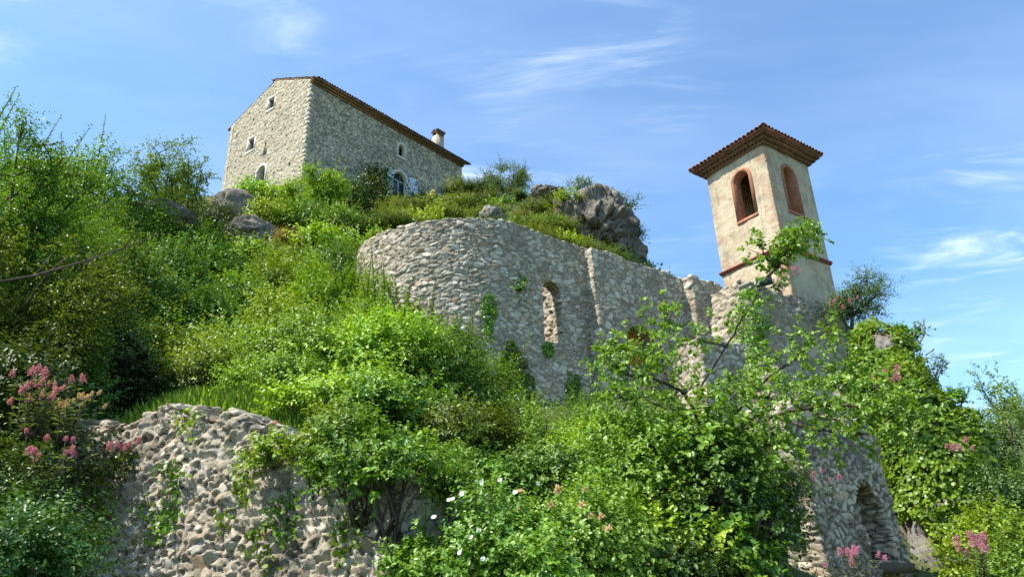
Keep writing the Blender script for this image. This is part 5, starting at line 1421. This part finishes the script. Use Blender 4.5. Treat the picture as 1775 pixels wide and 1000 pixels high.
# --- floodlight by the tower
fp = at(1326, 488, 27.2)
FL = thing('floodlight', fp, 'black floodlight box on the bastion below the tower', 'floodlight')
rM = Matrix.Rotation(math.radians(-35), 3, 'Z') @ Matrix.Rotation(math.radians(20), 3, 'X')
ex, ey, ez = [np.array(rM @ Vector(k)) for k in ((1, 0, 0), (0, 1, 0), (0, 0, 1))]
mb = MB()
V = []
for yy, sx, sz in ((-.14, .30, .17), (.10, .26, .13), (.17, .2, .09)):
    V += [fp + ey * yy + ex * sx * a + ez * sz * b__ for a, b__ in ((-1, -1), (1, -1), (1, 1), (-1, 1))]
Q = [(0, 1, 2, 3)[::-1], (8, 9, 10, 11)]
for l in (0, 4):
    Q += [(l + k, l + (k + 1) % 4, l + 4 + (k + 1) % 4, l + 4 + k) for k in range(4)]
mb.add(V, Q)
for k in range(5): mb.box(fp + ey * .14 + ex * (-.16 + k * .08) + ez * .02, ex * .008, ey * .05, ez * .13)
mb.build('housing', M['lamp'], FL)
mb = MB(); mb.box(fp - ey * .15, ex * .27, ey * .006, ez * .145); mb.build('front_glass', M['glass'], FL)
mb = MB()
for s in (-1, 1): mb.box(fp + ex * s * .32 - np.array([0, 0, .13]), ex * .012, ey * .03, (0, 0, .17))
mb.box(fp - np.array([0, 0, .30]), ex * .33, ey * .03, (0, 0, .015)); mb.build('bracket', M['lamp'], FL)

# --- grass and ground cover
def grass(name, xy, h, label, seed, mat='grass', wid=.006, lean=.35):
    r_ = rs(seed); n = len(xy); z = terrain(xy[:, 0], xy[:, 1])
    P = np.stack([xy[:, 0], xy[:, 1], z - .02], -1); D = nrm(np.array([0, 0, 1.]) + lean * rdir(r_, n))
    L = h * r_.uniform(.4, 1.15, n)
    o = leaf_obj(name, P, D, rdir(r_, n), L, np.full(n, wid) * 2, r_.uniform(0, 1, n), L_[mat], None, True, .25, .1)
    return tag(o, label, 'grass', None, 'stuff')
r_ = rs(900)
n = 26000
u_ = r_.uniform(-.6, 2.4, n); o_ = r_.uniform(.65, 4.0, n)
grass('grass', WA + u_[:, None] * d_w - o_[:, None] * o_w, .34, 'long sunlit grass on the ledge behind the dry stone wall', 901)
n = 16000; u_ = r_.uniform(-2, 3.0, n); o_ = r_.uniform(.25, 1.6, n)
grass('grass', WA + u_[:, None] * d_w + o_[:, None] * o_w, .22, 'green grass at the foot of the dry stone wall', 902)
# leafy ground cover over the whole hillside
n = 420000
x = r_.uniform(-34, 30, n); y = r_.uniform(7, 62, n)
Dd = np.hypot(x, y); k = r_.uniform(0, 1, n) < np.clip((9 / Dd), .26, 1) ; x, y, Dd = x[k], y[k], Dd[k]
rel = (np.stack([x, y], -1) - WA) @ (-o_w); al = (np.stack([x, y], -1) - WA) @ d_w
ok = ~((rel < .7) & (al < WL + .3)) & ~((np.hypot(x - HC[0], y - HC[1]) < 30) & (((np.stack([x, y], -1) - HC[:2]) @ -o_h) > .1))
rc_ = (np.stack([x, y], -1) - NP); ok &= ~(((rc_ @ -o_n) > -.3) & ((rc_ @ -o_n) < 8.2) & ((rc_ @ d_n) > -6) & (r_.uniform(0, 1, len(x)) < .6))
rt_ = (np.stack([x, y], -1) - BK[:2]); ok &= ~(((rt_ @ -o_n) > -2.5) & ((rt_ @ -o_n) < 6) & ((rt_ @ d_n) > -1) & ((rt_ @ d_n) < br + .5))
x, y, Dd = x[ok], y[ok], Dd[ok]
z = terrain(x, y); P = np.stack([x, y, z], -1); m = len(P)
hn = np.clip(.5 + fbm(np.stack([x * .5, y * .5, x * 0], -1), 3, 44) * 1.5, .05, 1)
P[:, 2] += r_.uniform(0, 1, m) ** 1.5 * (.12 + .026 * Dd) * hn
L = np.maximum(.05, .0052 * Dd) * r_.uniform(.6, 1.2, m)
tag(leaf_obj('undergrowth', P, nrm(rdir(r_, m) + np.array([0, 0, .3])), np.array([0, 0, .8]) + .6 * rdir(r_, m), L, L * .55, .3 + .4 * hn + r_.uniform(-.3, .3, m), L_['dark']),
    'low leafy undergrowth covering the hillside between the bushes', 'undergrowth', None, 'stuff')
